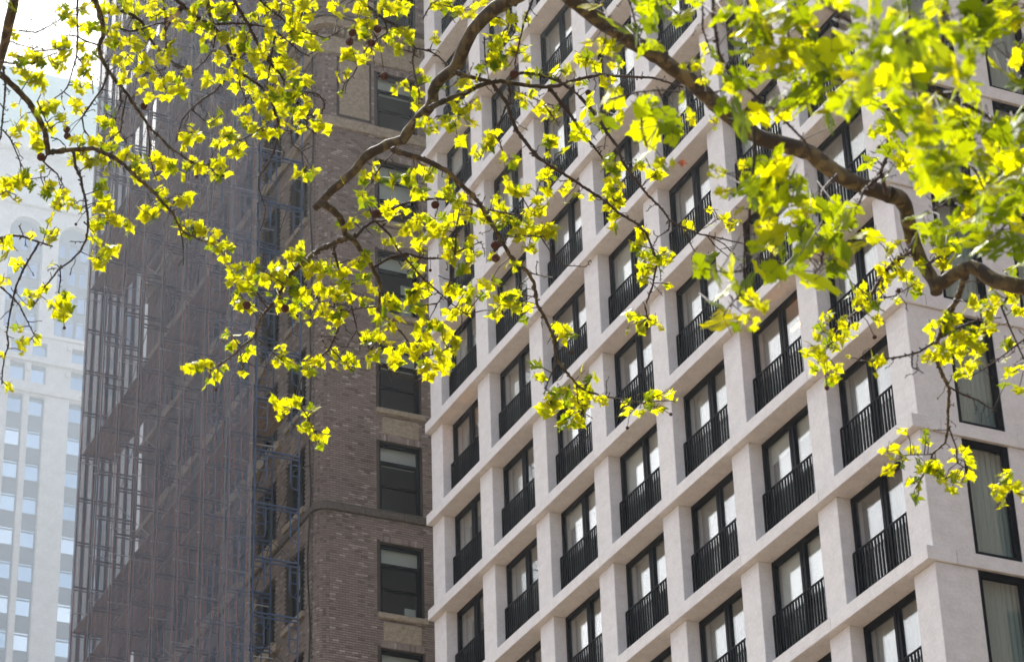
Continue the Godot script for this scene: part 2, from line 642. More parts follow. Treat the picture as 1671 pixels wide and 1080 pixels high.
func build_brick_building() -> void:
	var root := thing("brick_building", "dark brown brick tower with a rounded corner and buff stone trim beside the pale building", "building", BRICK_AT, TURN)
	var r := RandomNumberGenerator.new()
	r.seed = 5
	var roof := 92.0
	var right := 7.0
	var side_len := 19.9
	part("front_wall", box_mesh(Vector3(CORNER + ROUND, 30.0, -0.6), Vector3(0.0, roof, -0.03)), M.mortar, root)
	part("front_wall", box_mesh(Vector3(1.587, 30.0, -0.6), Vector3(right, roof, -0.03)), M.mortar, root)

	part("lower_wall", box_mesh(Vector3(CORNER, 0.0, -side_len), Vector3(right, 29.99, 0.0)), M.brick_wall, root)
	part("inner_wall", box_mesh(Vector3(CORNER + 2.4, 30.0, -side_len + 0.2), Vector3(right, roof - 0.5, -2.2)), M.room, root)
	part("roof_slab", box_mesh(Vector3(CORNER + 0.1, roof, -side_len + 0.1), Vector3(right, roof + 0.5, -0.1)), M.brick_wall, root)
	part("rear_wall", box_mesh(Vector3(right + 0.01, 0.0, -side_len), Vector3(right + 0.5, roof, -0.05)), M.brick_wall, root)
	part("end_wall", box_mesh(Vector3(CORNER + 0.6, 30.0, -side_len), Vector3(right, roof, -side_len + 0.19)), M.brick_wall, root)
	# rounded corner core
	var st := start()
	var c := Vector3(CORNER + ROUND, 0, -ROUND)
	for s in 8:
		var a0 := PI / 2 + PI / 2 * s / 8.0
		var a1 := PI / 2 + PI / 2 * (s + 1) / 8.0
		var p0 := c + Vector3(cos(a0), 0, sin(a0)) * (ROUND - 0.03)
		var p1 := c + Vector3(cos(a1), 0, sin(a1)) * (ROUND - 0.03)
		quad(st, p0 + Vector3.UP * 30.0, p1 + Vector3.UP * 30.0, p1 + Vector3.UP * roof, p0 + Vector3.UP * roof, p0 - c)
	part("rounded_corner", done(st), M.mortar, root)

	# windows of the front: one column beside the pale building
	var front_open := []
	var side_open := []
	for i in range(-2, 11):
		var h := window_height(i)
		front_open.append([0.0, 1.587, head_y(i) - h, head_y(i)])
		front_window(root, i, h, r)
	# stone panels and belts that take the place of bricks
	front_open.append([-1.55, -0.25, head_y(5) - 2.35, head_y(5) + 0.25])
	part("stone_panel", box_mesh(Vector3(-1.50, head_y(5) - 2.30, -0.05), Vector3(-0.30, head_y(5) + 0.20, -0.012), 0.02), M.sandstone, root)
	var belts := [
		[head_y(1) - 3.02, 0.20, 0.10, M.dark_stone], [head_y(1) - 2.82, 0.12, 0.05, M.dark_stone],
		[head_y(5) - 2.95, 0.42, 0.10, M.sandstone],
		[head_y(5) + 0.34, 0.75, 0.10, M.sandstone], [head_y(5) + 1.46, 0.30, 0.34, M.sandstone], [head_y(5) + 1.76, 0.16, 0.44, M.dark_stone],
		[head_y(6) + 0.9, 0.3, 0.1, M.sandstone]]
	for b in belts:
		belt(root, b[0], b[1], b[2], right, side_len, b[3])
	# dentils under the cornice
	var dent := box_mesh(Vector3(-0.06, 0, -0.02), Vector3(0.06, 0.26, 0.24), 0.008)
	for k in 26:
		part("dentil", dent, M.sandstone, root, Vector3(CORNER + ROUND + 0.12 + 0.235 * k, head_y(5) + 1.14, 0.0))
	for k in 10:
		part("dentil", dent, M.sandstone, root, Vector3(CORNER, head_y(5) + 1.14, -ROUND - 0.12 - 0.235 * k), Basis(Vector3.UP, -PI / 2))
	# rough terracotta field under the upper belt


	# side windows behind the scaffold
	var si := 0
	for z in [-2.1, -4.9, -8.1, -10.9, -14.1, -16.9]:
		for i in range(-2, 11):
			var h := 2.45
			side_open.append([z - 0.85, z + 0.85, head_y(i) - h, head_y(i)])
			brick_side_window(root, z, i, h, r, si < 2)
		si += 1
	# a buff sill course to each storey of the side
	for i in range(-2, 11):
		part("sill_course", box_mesh(Vector3(CORNER - 0.16, head_y(i) - 2.45 - 0.50, -side_len), Vector3(CORNER + 0.02, head_y(i) - 2.45 - 0.24, -3.4), 0.012), M.sandstone, root)
	# side wall between the windows: piers, then spandrels under each window
	var edges := [-ROUND]
	for z in [-2.1, -4.9, -8.1, -10.9, -14.1, -16.9]:
		edges.append(z + 0.85)
		edges.append(z - 0.85)
	edges.append(-side_len)
	for k in range(0, edges.size(), 2):
		part("side_pier", box_mesh(Vector3(CORNER + 0.03, 30.0, edges[k + 1]), Vector3(CORNER + 0.5, roof, edges[k])), M.brick_wall if k > 5 else M.mortar, root)
	for k in range(1, edges.size() - 1, 2):
		for i in range(-2, 11):
			var top := head_y(i) - 2.45
			var low := head_y(i - 1) if i > -2 else 30.0
			part("spandrel", box_mesh(Vector3(CORNER + 0.06, low, edges[k + 1]), Vector3(CORNER + 0.5, top, edges[k])), M.brick_wall if k > 4 else M.mortar, root)
		part("spandrel", box_mesh(Vector3(CORNER + 0.06, head_y(10), edges[k + 1]), Vector3(CORNER + 0.5, roof, edges[k])), M.brick_wall, root)

	# the bricks themselves, too small to pick apart singly
	var place: Array[Transform3D] = []
	var tone: Array[Color] = []
	var y := 37.0
	var row := 0
	while y < 73.0:
		# front face
		var x := CORNER + ROUND + (0.0 if row % 2 else -0.0)
		x += 0.115 * (row % 2)
		var closing := true
		if row % 2:
			lay(place, tone, r, Vector3(CORNER + ROUND + 0.057, y, 0), 0.0, 0.5)
		while x < 2.6:
			var length := 0.23
			if not is_open(front_open, x, x + length, y):
				lay(place, tone, r, Vector3(x + length / 2, y, 0), 0.0, 1.0)
			elif not is_open(front_open, x, x + 0.115, y):
				lay(place, tone, r, Vector3(x + 0.0575, y, 0), 0.0, 0.5)
			elif not is_open(front_open, x + 0.115, x + 0.23, y):
				lay(place, tone, r, Vector3(x + 0.1725, y, 0), 0.0, 0.5)
			x += length
		# rounded corner, in headers
		for s in 6:
			var a := PI / 2 + PI / 2 * (s + 0.5) / 6.0
			lay(place, tone, r, c + Vector3(cos(a), 0, sin(a)) * (ROUND - 0.002) + Vector3.UP * y, -(a - PI / 2), 0.5)
		# near part of the side wall
		var z := -ROUND - 0.115 * (row % 2)
		while z > -8.0:
			if not is_open(side_open, z - 0.23, z, y):
				lay(place, tone, r, Vector3(CORNER, y, z - 0.115), -PI / 2, 1.0)
			z -= 0.23
		y += COURSE
		row += 1
	# soldier courses over the windows
	for i in range(-2, 11):
		for k in 20:
			var t := Transform3D(Basis(Vector3.BACK, PI / 2), Vector3(0.04 + 0.0793 * k, head_y(i) + 0.125, 0.004))
			place.append(t)
			tone.append(brick_tone(r))
	var mm := MultiMesh.new()
	mm.transform_format = MultiMesh.TRANSFORM_3D
	mm.use_colors = true
	mm.mesh = box_mesh(Vector3(-0.1085, -0.031, -0.06), Vector3(0.1085, 0.031, 0.0))
	mm.instance_count = place.size()
	for k in place.size():
		mm.set_instance_transform(k, place[k])
		mm.set_instance_color(k, tone[k])
	var bricks := MultiMeshInstance3D.new()
	bricks.name = "bricks"
	bricks.multimesh = mm
	bricks.material_override = M.brick
	bricks.set_meta("kind", "stuff")
	root.add_child(bricks)

	# a black cable run down the corner with brackets
	st = start()
	var cable := PackedVector3Array()
	var rad := PackedFloat32Array()
	var cy := 30.0
	while cy < 90.0:
		cable.append(Vector3(CORNER - 0.10 + 0.035 * sin(cy * 1.3), cy, -0.50 - 0.05 * sin(cy * 0.9 + 1.0)))
		rad.append(0.035)
		cy += 0.5
	tube(st, cable, rad, 6)
	part("cable", done(st), M.cable, root)
	for i in range(-2, 11):
		var b := start()
		rod(b, Vector3(CORNER - 0.10, head_y(i) - 1.2, -0.5), Vector3(CORNER - 0.25, head_y(i) - 0.9, -1.7), 0.022)
		part("cable_bracket", done(b), M.cable, root)
	# a small lamp head on the front wall by the pale building
	var lamp := start()
	tube(lamp, PackedVector3Array([Vector3(1.70, 51.9, 0.0), Vector3(1.70, 51.9, 0.10), Vector3(1.70, 51.88, 0.2)]), PackedFloat32Array([0.09, 0.11, 0.075]), 10)
	part("wall_camera", done(lamp), M.blind, root)


func lay(place: Array[Transform3D], tone: Array[Color], r: RandomNumberGenerator, at: Vector3, turn: float, stretch: float) -> void:
	var b := Basis(Vector3.UP, turn).scaled_local(Vector3(stretch * (1.0 if stretch > 0.9 else 0.94), 1, 1))
	place.append(Transform3D(b, at + Vector3(0, COURSE / 2, 0) + Basis(Vector3.UP, turn).z * r.randf_range(-0.004, 0.004)))
	# old walls weather in patches
	if weather == null:
		weather = FastNoiseLite.new()
		weather.seed = 8
		weather.frequency = 0.35
		weather.fractal_octaves = 3
	var f: float = 1.0 + 0.30 * weather.get_noise_3d(at.x, at.y * 0.6, at.z)
	var c := brick_tone(r)
	tone.append(Color(c.r * f, c.g * f, c.b * f))


var weather: FastNoiseLite


func window_height(i: int) -> float:
	return 2.64 if i != 5 else 2.5


# a stone belt that runs along the front, round the corner and down the side
func belt(root: Node3D, y: float, h: float, proud: float, right: float, side_len: float, m: Material) -> void:
	var r := ROUND + proud
	var c := Vector3(CORNER + ROUND, y, -ROUND)
	var x := CORNER + ROUND
	var cuts := [x, x + 1.25, x + 2.7, x + 4.1, right]
	for k in 4:
		part("stone_course", box_mesh(Vector3(cuts[k] + 0.004, y, -0.2), Vector3(cuts[k + 1] - 0.004, y + h, proud), 0.015), m, root)
	var st := start()
	for s in 8:
		var a0 := PI / 2 + PI / 2 * s / 8.0
		var a1 := PI / 2 + PI / 2 * (s + 1) / 8.0
		var p0 := Vector3(cos(a0), 0, sin(a0))
		var p1 := Vector3(cos(a1), 0, sin(a1))
		var u := Vector3.UP * h
		quad(st, c + p0 * r, c + p1 * r, c + p1 * r + u, c + p0 * r + u, p0)
		quad(st, c + p0 * r, c + p1 * r, c + p1 * 0.2, c + p0 * 0.2, Vector3.DOWN)
		quad(st, c + p0 * r + u, c + p1 * r + u, c + p1 * 0.2 + u, c + p0 * 0.2 + u, Vector3.UP)
	part("stone_course", done(st), m, root)
	part("stone_course", box_mesh(Vector3(CORNER - proud, y, -side_len), Vector3(CORNER + 0.02, y + h, -ROUND - 0.004), 0.015), m, root)


func front_window(root: Node3D, i: int, h: float, r: RandomNumberGenerator) -> void:
	var w := 1.587
	var key := "front%s" % h
	if not shapes.has(key):
		var st := start()
		for s in [[0.002, 0.10], [w - 0.10, w - 0.002]]:
			cbox(st, Vector3(s[0], 0.01, -0.32), Vector3(s[1], h - 0.002, -0.16), 0.008)
		cbox(st, Vector3(0.101, h - 0.12, -0.32), Vector3(w - 0.101, h - 0.002, -0.16), 0.008)
		cbox(st, Vector3(0.101, 0.01, -0.32), Vector3(w - 0.101, 0.10, -0.16), 0.008)
		shapes[key + "frame"] = done(st)
		st = start()
		cbox(st, Vector3(0.101, h * 0.69, -0.30), Vector3(w - 0.101, h * 0.69 + 0.12, -0.17), 0.008)
		shapes[key + "transom"] = done(st)
		st = start()
		cbox(st, Vector3(0.101, h * 0.36, -0.29), Vector3(w - 0.101, h * 0.36 + 0.08, -0.18), 0.008)
		for s in [0.102, w - 0.155]:
			cbox(st, Vector3(s, 0.102, -0.285), Vector3(s + 0.053, h * 0.36 - 0.001, -0.19), 0.006)
			cbox(st, Vector3(s, h * 0.36 + 0.081, -0.30), Vector3(s + 0.053, h * 0.69 - 0.001, -0.21), 0.006)
		shapes[key + "sash"] = done(st)
		shapes[key + "pane0"] = box_mesh(Vector3(0.101, 0.101, -0.001), Vector3(w - 0.101, h * 0.36, 0.001))
		shapes[key + "pane1"] = box_mesh(Vector3(0.101, h * 0.36 + 0.081, -0.001), Vector3(w - 0.101, h * 0.69, 0.001))
		shapes[key + "pane2"] = box_mesh(Vector3(0.101, h * 0.69 + 0.121, -0.001), Vector3(w - 0.101, h - 0.121, 0.001))
		shapes[key + "reveal"] = box_mesh(Vector3(0, 0, 0), Vector3(0.02, h, 0.3))
		shapes[key] = true
	var o := holder("window", root, Vector3(0, head_y(i) - h, 0))
	part("frame", shapes[key + "frame"], M.frame, o)
	part("transom", shapes[key + "transom"], M.frame, o)
	part("sash", shapes[key + "sash"], M.frame, o)
	for k in 3:
		var tilt := Basis(Vector3.UP, r.randf_range(-0.006, 0.006))
		part("pane", shapes[key + "pane%d" % k], M.glass_plain, o, Vector3(0, 0, -0.25 if k == 0 else -0.26), tilt)
	# a blind let down behind the transom light
	var drop: float = [0.72, 0.70, 0.69, 0.72, 0.45, 0.69][absi(i) % 6] * h
	part("blind", box_mesh(Vector3(0.03, drop, -0.41), Vector3(w - 0.03, h - 0.03, -0.39)), M.blind, o)
	if i == 0 or i == 3:
		part("curtain", box_mesh(Vector3(w - 0.52, 0.1, -0.47), Vector3(w - 0.12, h * (0.2 if i == 0 else 0.6), -0.45)), M.blind, o)

	# wall between this window and the next one up
	var up_to := (head_y(i + 1) - window_height(i + 1)) if i < 10 else 92.0
	part("wall_over", box_mesh(Vector3(0.0, h, -0.6), Vector3(w, up_to - head_y(i) + h, -0.03)), M.mortar, o)
	if i != 1 and i != 5:
		part("sill", box_mesh(Vector3(-0.13, -0.20, -0.3), Vector3(w + 0.13, -0.002, 0.10), 0.015), M.sandstone, o)
		if i != 6:
			part("stone_panel", box_mesh(Vector3(0.10, -0.98, -0.2), Vector3(w - 0.10, -0.30, 0.012), 0.012), M.sandstone, o)


func brick_side_window(root: Node3D, z: float, i: int, h: float, r: RandomNumberGenerator, near: bool) -> void:
	var w := 1.7
	if not shapes.has("bsw"):
		var st := start()
		for s in [[-w / 2, -w / 2 + 0.09], [-0.05, 0.05], [w / 2 - 0.09, w / 2]]:
			box(st, Vector3(0.22, 0.0, s[0]), Vector3(0.34, h, s[1]))
		for s in [[0.0, 0.08], [h * 0.5 - 0.04, h * 0.5 + 0.04], [h - 0.08, h]]:
			box(st, Vector3(0.225, s[0] + 0.001, -w / 2 + 0.091), Vector3(0.335, s[1] - 0.001, -0.051))
			box(st, Vector3(0.225, s[0] + 0.001, 0.051), Vector3(0.335, s[1] - 0.001, w / 2 - 0.091))
		shapes["bsw_frame"] = done(st)
		shapes["bsw_pane"] = box_mesh(Vector3(0.279, 0.08, -w / 2 + 0.09), Vector3(0.281, h - 0.08, w / 2 - 0.09))
		shapes["bsw_sill"] = box_mesh(Vector3(-0.12, -0.22, -w / 2 - 0.12), Vector3(0.3, -0.002, w / 2 + 0.12), 0.012)
		shapes["bsw_blind"] = box_mesh(Vector3(0.44, h * 0.45, -w / 2), Vector3(0.46, h, w / 2))
		shapes["bsw"] = true
	var o := holder("window", root, Vector3(CORNER, head_y(i) - h, z))
	part("frame", shapes["bsw_frame"], M.frame, o)
	part("pane", shapes["bsw_pane"], M.glass, o, Vector3.ZERO, Basis(Vector3.UP, r.randf_range(-0.01, 0.01)))
	part("sill", shapes["bsw_sill"], M.sandstone, o)
	if r.randf() < 0.6:
		part("blind", shapes["bsw_blind"], M.blind, o)


# ---------------------------------------------------------------- scaffold on its side wall

func build_scaffold() -> void:
	var root := thing("scaffold", "tall tube scaffold wrapped in dark translucent netting along the brick tower's side", "scaffold", BRICK_AT, TURN)
	var r := RandomNumberGenerator.new()
	r.seed = 9
	var outer := CORNER - 2.22
	var inner := CORNER - 0.62
	var bay := 2.62
	var bays := 8
	var lift := 2.0
	var top := 91.0
	# end frames of blue tube, a lift at a time, at the open end; plain posts further on
	for k in bays + 1:
		var z := -0.15 - bay * k
		var st := start()
		rod(st, Vector3(outer, 0.0, z), Vector3(outer, top, z), 0.034 if k else 0.045)
		rod(st, Vector3(inner, 0.0, z), Vector3(inner, top, z), 0.03)
		part("standard", done(st), M.scaffold_blue if k < 2 else M.scaffold_dark, root)
		st = start()
		var y := 30.0
		while y < top - 1.0:
			rod(st, Vector3(outer, y, z), Vector3(inner, y, z), 0.04)
			rod(st, Vector3(outer, y - 0.14, z), Vector3(inner, y - 0.14, z), 0.03)
			# the ladder half of a walk-through frame
			for x in ([outer + 0.42, inner - 0.30] if k < 4 else []):
				rod(st, Vector3(x, y - 0.14, z), Vector3(x, y - 1.05, z), 0.027)
				tube(st, PackedVector3Array([Vector3(x, y - 1.05, z), Vector3(x + (0.05 if x > outer + 0.5 else -0.05), y - 1.22, z), Vector3(inner if x > outer + 0.5 else outer, y - 1.28, z)]), PackedFloat32Array([0.02, 0.02, 0.02]), 5)
				for q in [0.35, 0.75]:
					rod(st, Vector3(x, y - q, z), Vector3(inner if x > outer + 0.5 else outer, y - q, z), 0.022)
			y += lift
		part("end_frame", done(st), M.scaffold_blue if k < 3 else M.scaffold_dark, root)
	# ledgers and braces
	var y2 := 30.0
	var lev := 0
	while y2 < top - 1.0:
		for k in bays:
			var za := -0.15 - bay * k
			if (k + lev) % 3 == 2:
				continue
			var sb := start()
			if (k + lev) % 2 == 0:
				rod(sb, Vector3(inner, y2, za), Vector3(inner, y2 + lift, za - bay), 0.017, 5)
			else:
				rod(sb, Vector3(inner, y2 + lift, za), Vector3(inner, y2, za - bay), 0.017, 5)
			part("brace", done(sb), M.scaffold_dark, root)
		# bare steel transoms poking through the net at the posts
		for k in bays + 1:
			if r.randf() < 0.5:
				var za := -0.15 - bay * k + r.randf_range(-0.1, 0.1)
				var st := start()
				var yy := y2 + r.randf_range(0.1, 1.9)
				rod(st, Vector3(outer - 0.16, yy, za), Vector3(outer + r.randf_range(0.5, 0.95), yy + r.randf_range(-0.05, 0.05), za), 0.02, 5)
				part("transom", done(st), M.scaffold_steel, root)
		# planked decks
		if lev % 4 == 1 or lev % 5 == 3:
			for k in range(2 if lev % 3 else 0, bays):
				for q in 5:
					var x0 := outer + 0.08 + 0.29 * q
					var za := -0.15 - bay * k
					part("plank", box_mesh(Vector3(x0, y2 + 0.035, za - bay + 0.01), Vector3(x0 + 0.27, y2 + 0.075, za - 0.01)), M.plank, root)
		y2 += lift
		lev += 1
	# netting: one long width to each bay, sewn with orange bands
	for k in bays:
		var z0 := -0.15 - bay * k
		var st := start()
		st.set_smooth_group(0)
		var nz := 10
		var ny := 70
		var grid := []
		for iy in ny + 1:
			var line := PackedVector3Array()
			for iz in nz + 1:
				var u := float(iz) / nz
				var y := lerpf(30.0, top, float(iy) / ny)
				var belly := sin(u * PI) * (0.06 + 0.06 * sin(y * 0.8 + k) + 0.03 * sin(y * 2.3 + k * 2.0 + u * 4.0) + r.randf_range(-0.035, 0.035))
				line.append(Vector3(outer - 0.10 - belly, y, z0 - bay * u))
			grid.append(line)
		for iy in ny:
			for iz in nz:
				quad(st, grid[iy][iz], grid[iy][iz + 1], grid[iy + 1][iz + 1], grid[iy + 1][iz], Vector3.LEFT)
		var net := part("netting", done(st), M.net, root)
		for b in 4:
			st = start()
			var u := (b + 0.35 + r.randf_range(-0.1, 0.1)) / 4.0
			var iz := int(u * nz)
			var half := 0.03
			for iy in ny:
				var p: Vector3 = grid[iy][iz].lerp(grid[iy][iz + 1], u * nz - iz) - Vector3(0.012, 0, 0)
				var q: Vector3 = grid[iy + 1][iz].lerp(grid[iy + 1][iz + 1], u * nz - iz) - Vector3(0.012, 0, 0)
				quad(st, p - Vector3(0, 0, half), p + Vector3(0, 0, half), q + Vector3(0, 0, half), q - Vector3(0, 0, half), Vector3.LEFT)
			part("orange_band", done(st), M.seam, net)
		# the dark hem where two widths are laced to the posts
		st = start()
		for iy in ny:
			var p: Vector3 = grid[iy][0] - Vector3(0.02, 0, 0)
			var q: Vector3 = grid[iy + 1][0] - Vector3(0.02, 0, 0)
			quad(st, p - Vector3(0, 0, 0.07), p + Vector3(0, 0, 0.07), q + Vector3(0, 0, 0.07), q - Vector3(0, 0, 0.07), Vector3.LEFT)
		part("hem", done(st), M.scaffold_dark, net)
	# boards of the hoist at the far end
	for k in 7:
		part("hoist_board", box_mesh(Vector3(outer + 0.25 + 0.34 * k, 30.0, -21.3), Vector3(outer + 0.41 + 0.34 * k, top, -21.25)), M.scaffold_dark, root)
	# the far end is closed by netting too
	var se := start()
	quad(se, Vector3(outer - 0.1, 30, -0.15 - bay * bays), Vector3(CORNER, 30, -0.15 - bay * bays), Vector3(CORNER, top, -0.15 - bay * bays), Vector3(outer - 0.1, top, -0.15 - bay * bays), Vector3.FORWARD)
	part("netting", done(se), M.net, root)


# ---------------------------------------------------------------- tower far behind

func build_far_tower() -> void:
	var at := ahead(36.0, 820.0, 283.0)
	var root := thing("far_tower", "hazy buff stone tower with strips of windows far behind the scaffold", "building", Vector3(at.x, 0, at.z), TURN)
	var r := RandomNumberGenerator.new()
	r.seed = 21
	var storey := 3.75
	var strips_top := 142.9
	var y0 := 140.5 - storey * 13.0
	var top := 186.0
	# columns of the front, in metres from the narrow pier
	var cols := [[-9.9, -8.3], [-6.0, -4.4], [-2.27, -0.62], [0.0, 1.62], [4.25, 5.95], [7.2, 8.8]]
	var piers := [[-30.0, -9.9], [-8.3, -6.0], [-4.4, -2.27], [-0.62, 0.0], [1.62, 4.25], [5.95, 7.2], [8.8, 30.0]]
	part("body", box_mesh(Vector3(-30, 0, -30), Vector3(30, top - 14.0, -1.2)), M.far_stone, root)
	for p in piers:
		part("pier", box_mesh(Vector3(p[0], y0 - 10.0, -1.19), Vector3(p[1], strips_top, 0.0), 0.05), M.far_stone, root)
	part("lower_wall", box_mesh(Vector3(-30, 0.0, -1.19), Vector3(30, y0 - 10.02, 0.05)), M.far_stone, root)
	for c in cols:
		for k in range(-2, 14):
			var y := y0 + storey * k
			far_window(root, c[0], c[1], y, 2.15, -0.45, r)
			part("spandrel", box_mesh(Vector3(c[0] + 0.01, y - storey + 2.16, -1.1), Vector3(c[1] - 0.01, y - 0.01, -0.5)), M.far_dark, root)
		part("wall", box_mesh(Vector3(c[0] + 0.001, 142.66, -1.1), Vector3(c[1] - 0.001, strips_top, -0.05)), M.far_stone, root)
	# upper storeys: belt, row of square windows, belt, arcade, plain attic and roof
	var y1 := strips_top
	part("belt", box_mesh(Vector3(-30, y1 + 0.01, -1.19), Vector3(30, y1 + 0.8, 0.25), 0.05), M.far_stone, root)
	for row in 2:
		var base := y1 + 0.81 + row * 3.2
		var high := 2.15 if row == 0 else 1.6
		var xs := -30.0
		for c in cols:
			part("wall", box_mesh(Vector3(xs, base, -1.19), Vector3(c[0], base + 2.75, 0.0)), M.far_stone, root)
			far_window(root, c[0], c[1], base + 0.5, high, -0.4, r)
			part("wall", box_mesh(Vector3(c[0], base, -1.19), Vector3(c[1], base + 0.48, 0.0)), M.far_stone, root)
			part("wall", box_mesh(Vector3(c[0], base + 0.52 + high, -1.19), Vector3(c[1], base + 2.75, 0.0)), M.far_stone, root)
			part("bracket", box_mesh(Vector3(c[0] - 0.55, base + 1.7, 0.0), Vector3(c[0] - 0.1, base + 2.3, 0.22), 0.04), M.far_stone, root)
			xs = c[1]
		part("wall", box_mesh(Vector3(xs, base, -1.19), Vector3(30, base + 2.75, 0.0)), M.far_stone, root)
		part("belt", box_mesh(Vector3(-30, base + 2.76, -1.19), Vector3(30, base + 3.19, 0.4 if row == 0 else 0.2), 0.05), M.far_stone, root)
	var ya := y1 + 7.22
	# arcade: tall arched openings, each with three lights
	var arches := [-6.8, -1.4, 4.0, 9.4]
	var half := 1.85
	var tall := 12.0
	var edge := -30.0
	for a in arches:
		part("wall", box_mesh(Vector3(edge, ya, -1.19), Vector3(a - half, ya + tall + 3.2, 0.0)), M.far_stone, root)
		edge = a + half
		arch_head(root, a, half, ya + tall, 3.2)
		for k in 3:
			for q in 4:
				far_window(root, a - half + 0.12 + k * 1.18, a - half + 1.12 + k * 1.18, ya + 0.4 + q * 3.2, 2.3 if q < 3 else 2.0, -0.6, r)
		part("spandrel", box_mesh(Vector3(a - half, ya, -1.15), Vector3(a + half, ya + tall + half, -0.75)), M.far_dark, root)
	part("wall", box_mesh(Vector3(edge, ya, -1.19), Vector3(30, ya + tall + 3.2, 0.0)), M.far_stone, root)
	var yb := ya + tall + 3.2
	part("belt", box_mesh(Vector3(-30, yb + 0.01, -1.19), Vector3(30, yb + 0.9, 0.5), 0.05), M.far_stone, root)
	part("attic_wall", box_mesh(Vector3(-30, yb + 0.91, -1.19), Vector3(30, top - 14.0, -0.1)), M.far_stone, root)
	part("cornice", box_mesh(Vector3(-30, top - 13.99, -1.19), Vector3(30, top - 12.4, 0.9), 0.1), M.far_stone, root)
	var st := start()
	var lo := top - 12.39
	var a0 := Vector3(-29, lo, 0.0)
	var b0 := Vector3(11.2, lo, 0.0)
	var a1 := Vector3(-26, top + 2.0, -7.0)
	var b1 := Vector3(8.4, top + 2.0, -7.0)
	quad(st, a0, b0, b1, a1, Vector3(0, 0.3, 1))
	quad(st, b0, Vector3(11.2, lo, -29), Vector3(8.4, top + 2, -23), b1, Vector3.RIGHT)
	quad(st, a0, Vector3(-29, lo, -29), Vector3(-26, top + 2, -23), a1, Vector3.LEFT)
	quad(st, a1, b1, Vector3(8.4, top + 2, -23), Vector3(-26, top + 2, -23), Vector3.UP)
	part("roof", done(st), M.far_roof, root)


func far_window(root: Node3D, x0: float, x1: float, y: float, h: float, z: float, r: RandomNumberGenerator) -> void:
	var key := "far%s_%s" % [snappedf(x1 - x0, 0.01), snappedf(h, 0.01)]
	var w := x1 - x0
	if not shapes.has(key):
		var st := start()
		box(st, Vector3(0.0, 0, -0.2), Vector3(0.1, h, 0.0))
		box(st, Vector3(w - 0.1, 0, -0.2), Vector3(w, h, 0.0))
		box(st, Vector3(0.101, h - 0.12, -0.2), Vector3(w - 0.101, h, 0.0))
		box(st, Vector3(0.101, h * 0.80, -0.19), Vector3(w - 0.101, h * 0.80 + 0.09, -0.01))
		box(st, Vector3(0.101, 0, -0.2), Vector3(w - 0.101, 0.1, 0.0))
		shapes[key + "frame"] = done(st)
		shapes[key + "pane"] = box_mesh(Vector3(0.1, 0.1, -0.001), Vector3(w - 0.1, h - 0.12, 0.001))
		shapes[key + "blind"] = box_mesh(Vector3(0.1, h * 0.5, -0.32), Vector3(w - 0.1, h - 0.05, -0.3))
		shapes[key] = true
	var o := holder("window", root, Vector3(x0, y, z))
	part("frame", shapes[key + "frame"], M.far_dark, o)
	part("pane", shapes[key + "pane"], M.coated[[0, 0, 1, 1, 2][r.randi() % 5]], o, Vector3(0, 0, -0.1), Basis(Vector3.UP, r.randf_range(-0.008, 0.008)) * Basis(Vector3.RIGHT, r.randf_range(-0.008, 0.008)))


# the wall over a round arch
func arch_head(root: Node3D, cx: float, half: float, y: float, rise: float) -> void:
	var st := start()
	var n := 14
	for k in n:
		var a0 := PI * k / n
		var a1 := PI * (k + 1) / n
		var p0 := Vector3(cx + cos(a0) * half, y + sin(a0) * half, 0.0)
		var p1 := Vector3(cx + cos(a1) * half, y + sin(a1) * half, 0.0)
		quad(st, p0, p1, Vector3(p1.x, y + rise, 0), Vector3(p0.x, y + rise, 0), Vector3.BACK)
		quad(st, p0, p1, p1 - Vector3(0, 0, 1.1), p0 - Vector3(0, 0, 1.1), Vector3(cx, y, 0) - p0)
		# a raised ring of voussoirs
		var q0 := Vector3(cx + cos(a0) * (half + 0.45), y + sin(a0) * (half + 0.45), 0.12)
		var q1 := Vector3(cx + cos(a1) * (half + 0.45), y + sin(a1) * (half + 0.45), 0.12)
		quad(st, p0 + Vector3(0, 0, 0.12), p1 + Vector3(0, 0, 0.12), q1, q0, Vector3.BACK)
		quad(st, q0, q1, q1 - Vector3(0, 0, 0.12), q0 - Vector3(0, 0, 0.12), q0 - Vector3(cx, y, 0))
		quad(st, p0 + Vector3(0, 0, 0.12), p1 + Vector3(0, 0, 0.12), p1, p0, Vector3(cx, y, 0) - p0)
	part("arch", done(st), M.far_stone, root)


# a dark tower across the street behind the viewer: it shades the pale building's street side and shows in its glass
func build_opposite_tower() -> void:
	var root := thing("opposite_tower", "dark tower across the street, mirrored in the street side windows", "building", Vector3(9.2167, 0, -57.512), TURN)
	part("wall", box_mesh(Vector3(6, 0.0, 27.0), Vector3(75, 122, 58), 0.1), M.brick_wall, root)
	var pane := box_mesh(Vector3(-1.1, 0, -0.04), Vector3(1.1, 2.3, -0.005))
	for i in 26:
		for k in 14:
			part("window", pane, M.frame, root, Vector3(9.0 + 4.8 * k, 6 + 4.3 * i, 27.0))


# ---------------------------------------------------------------- plane trees

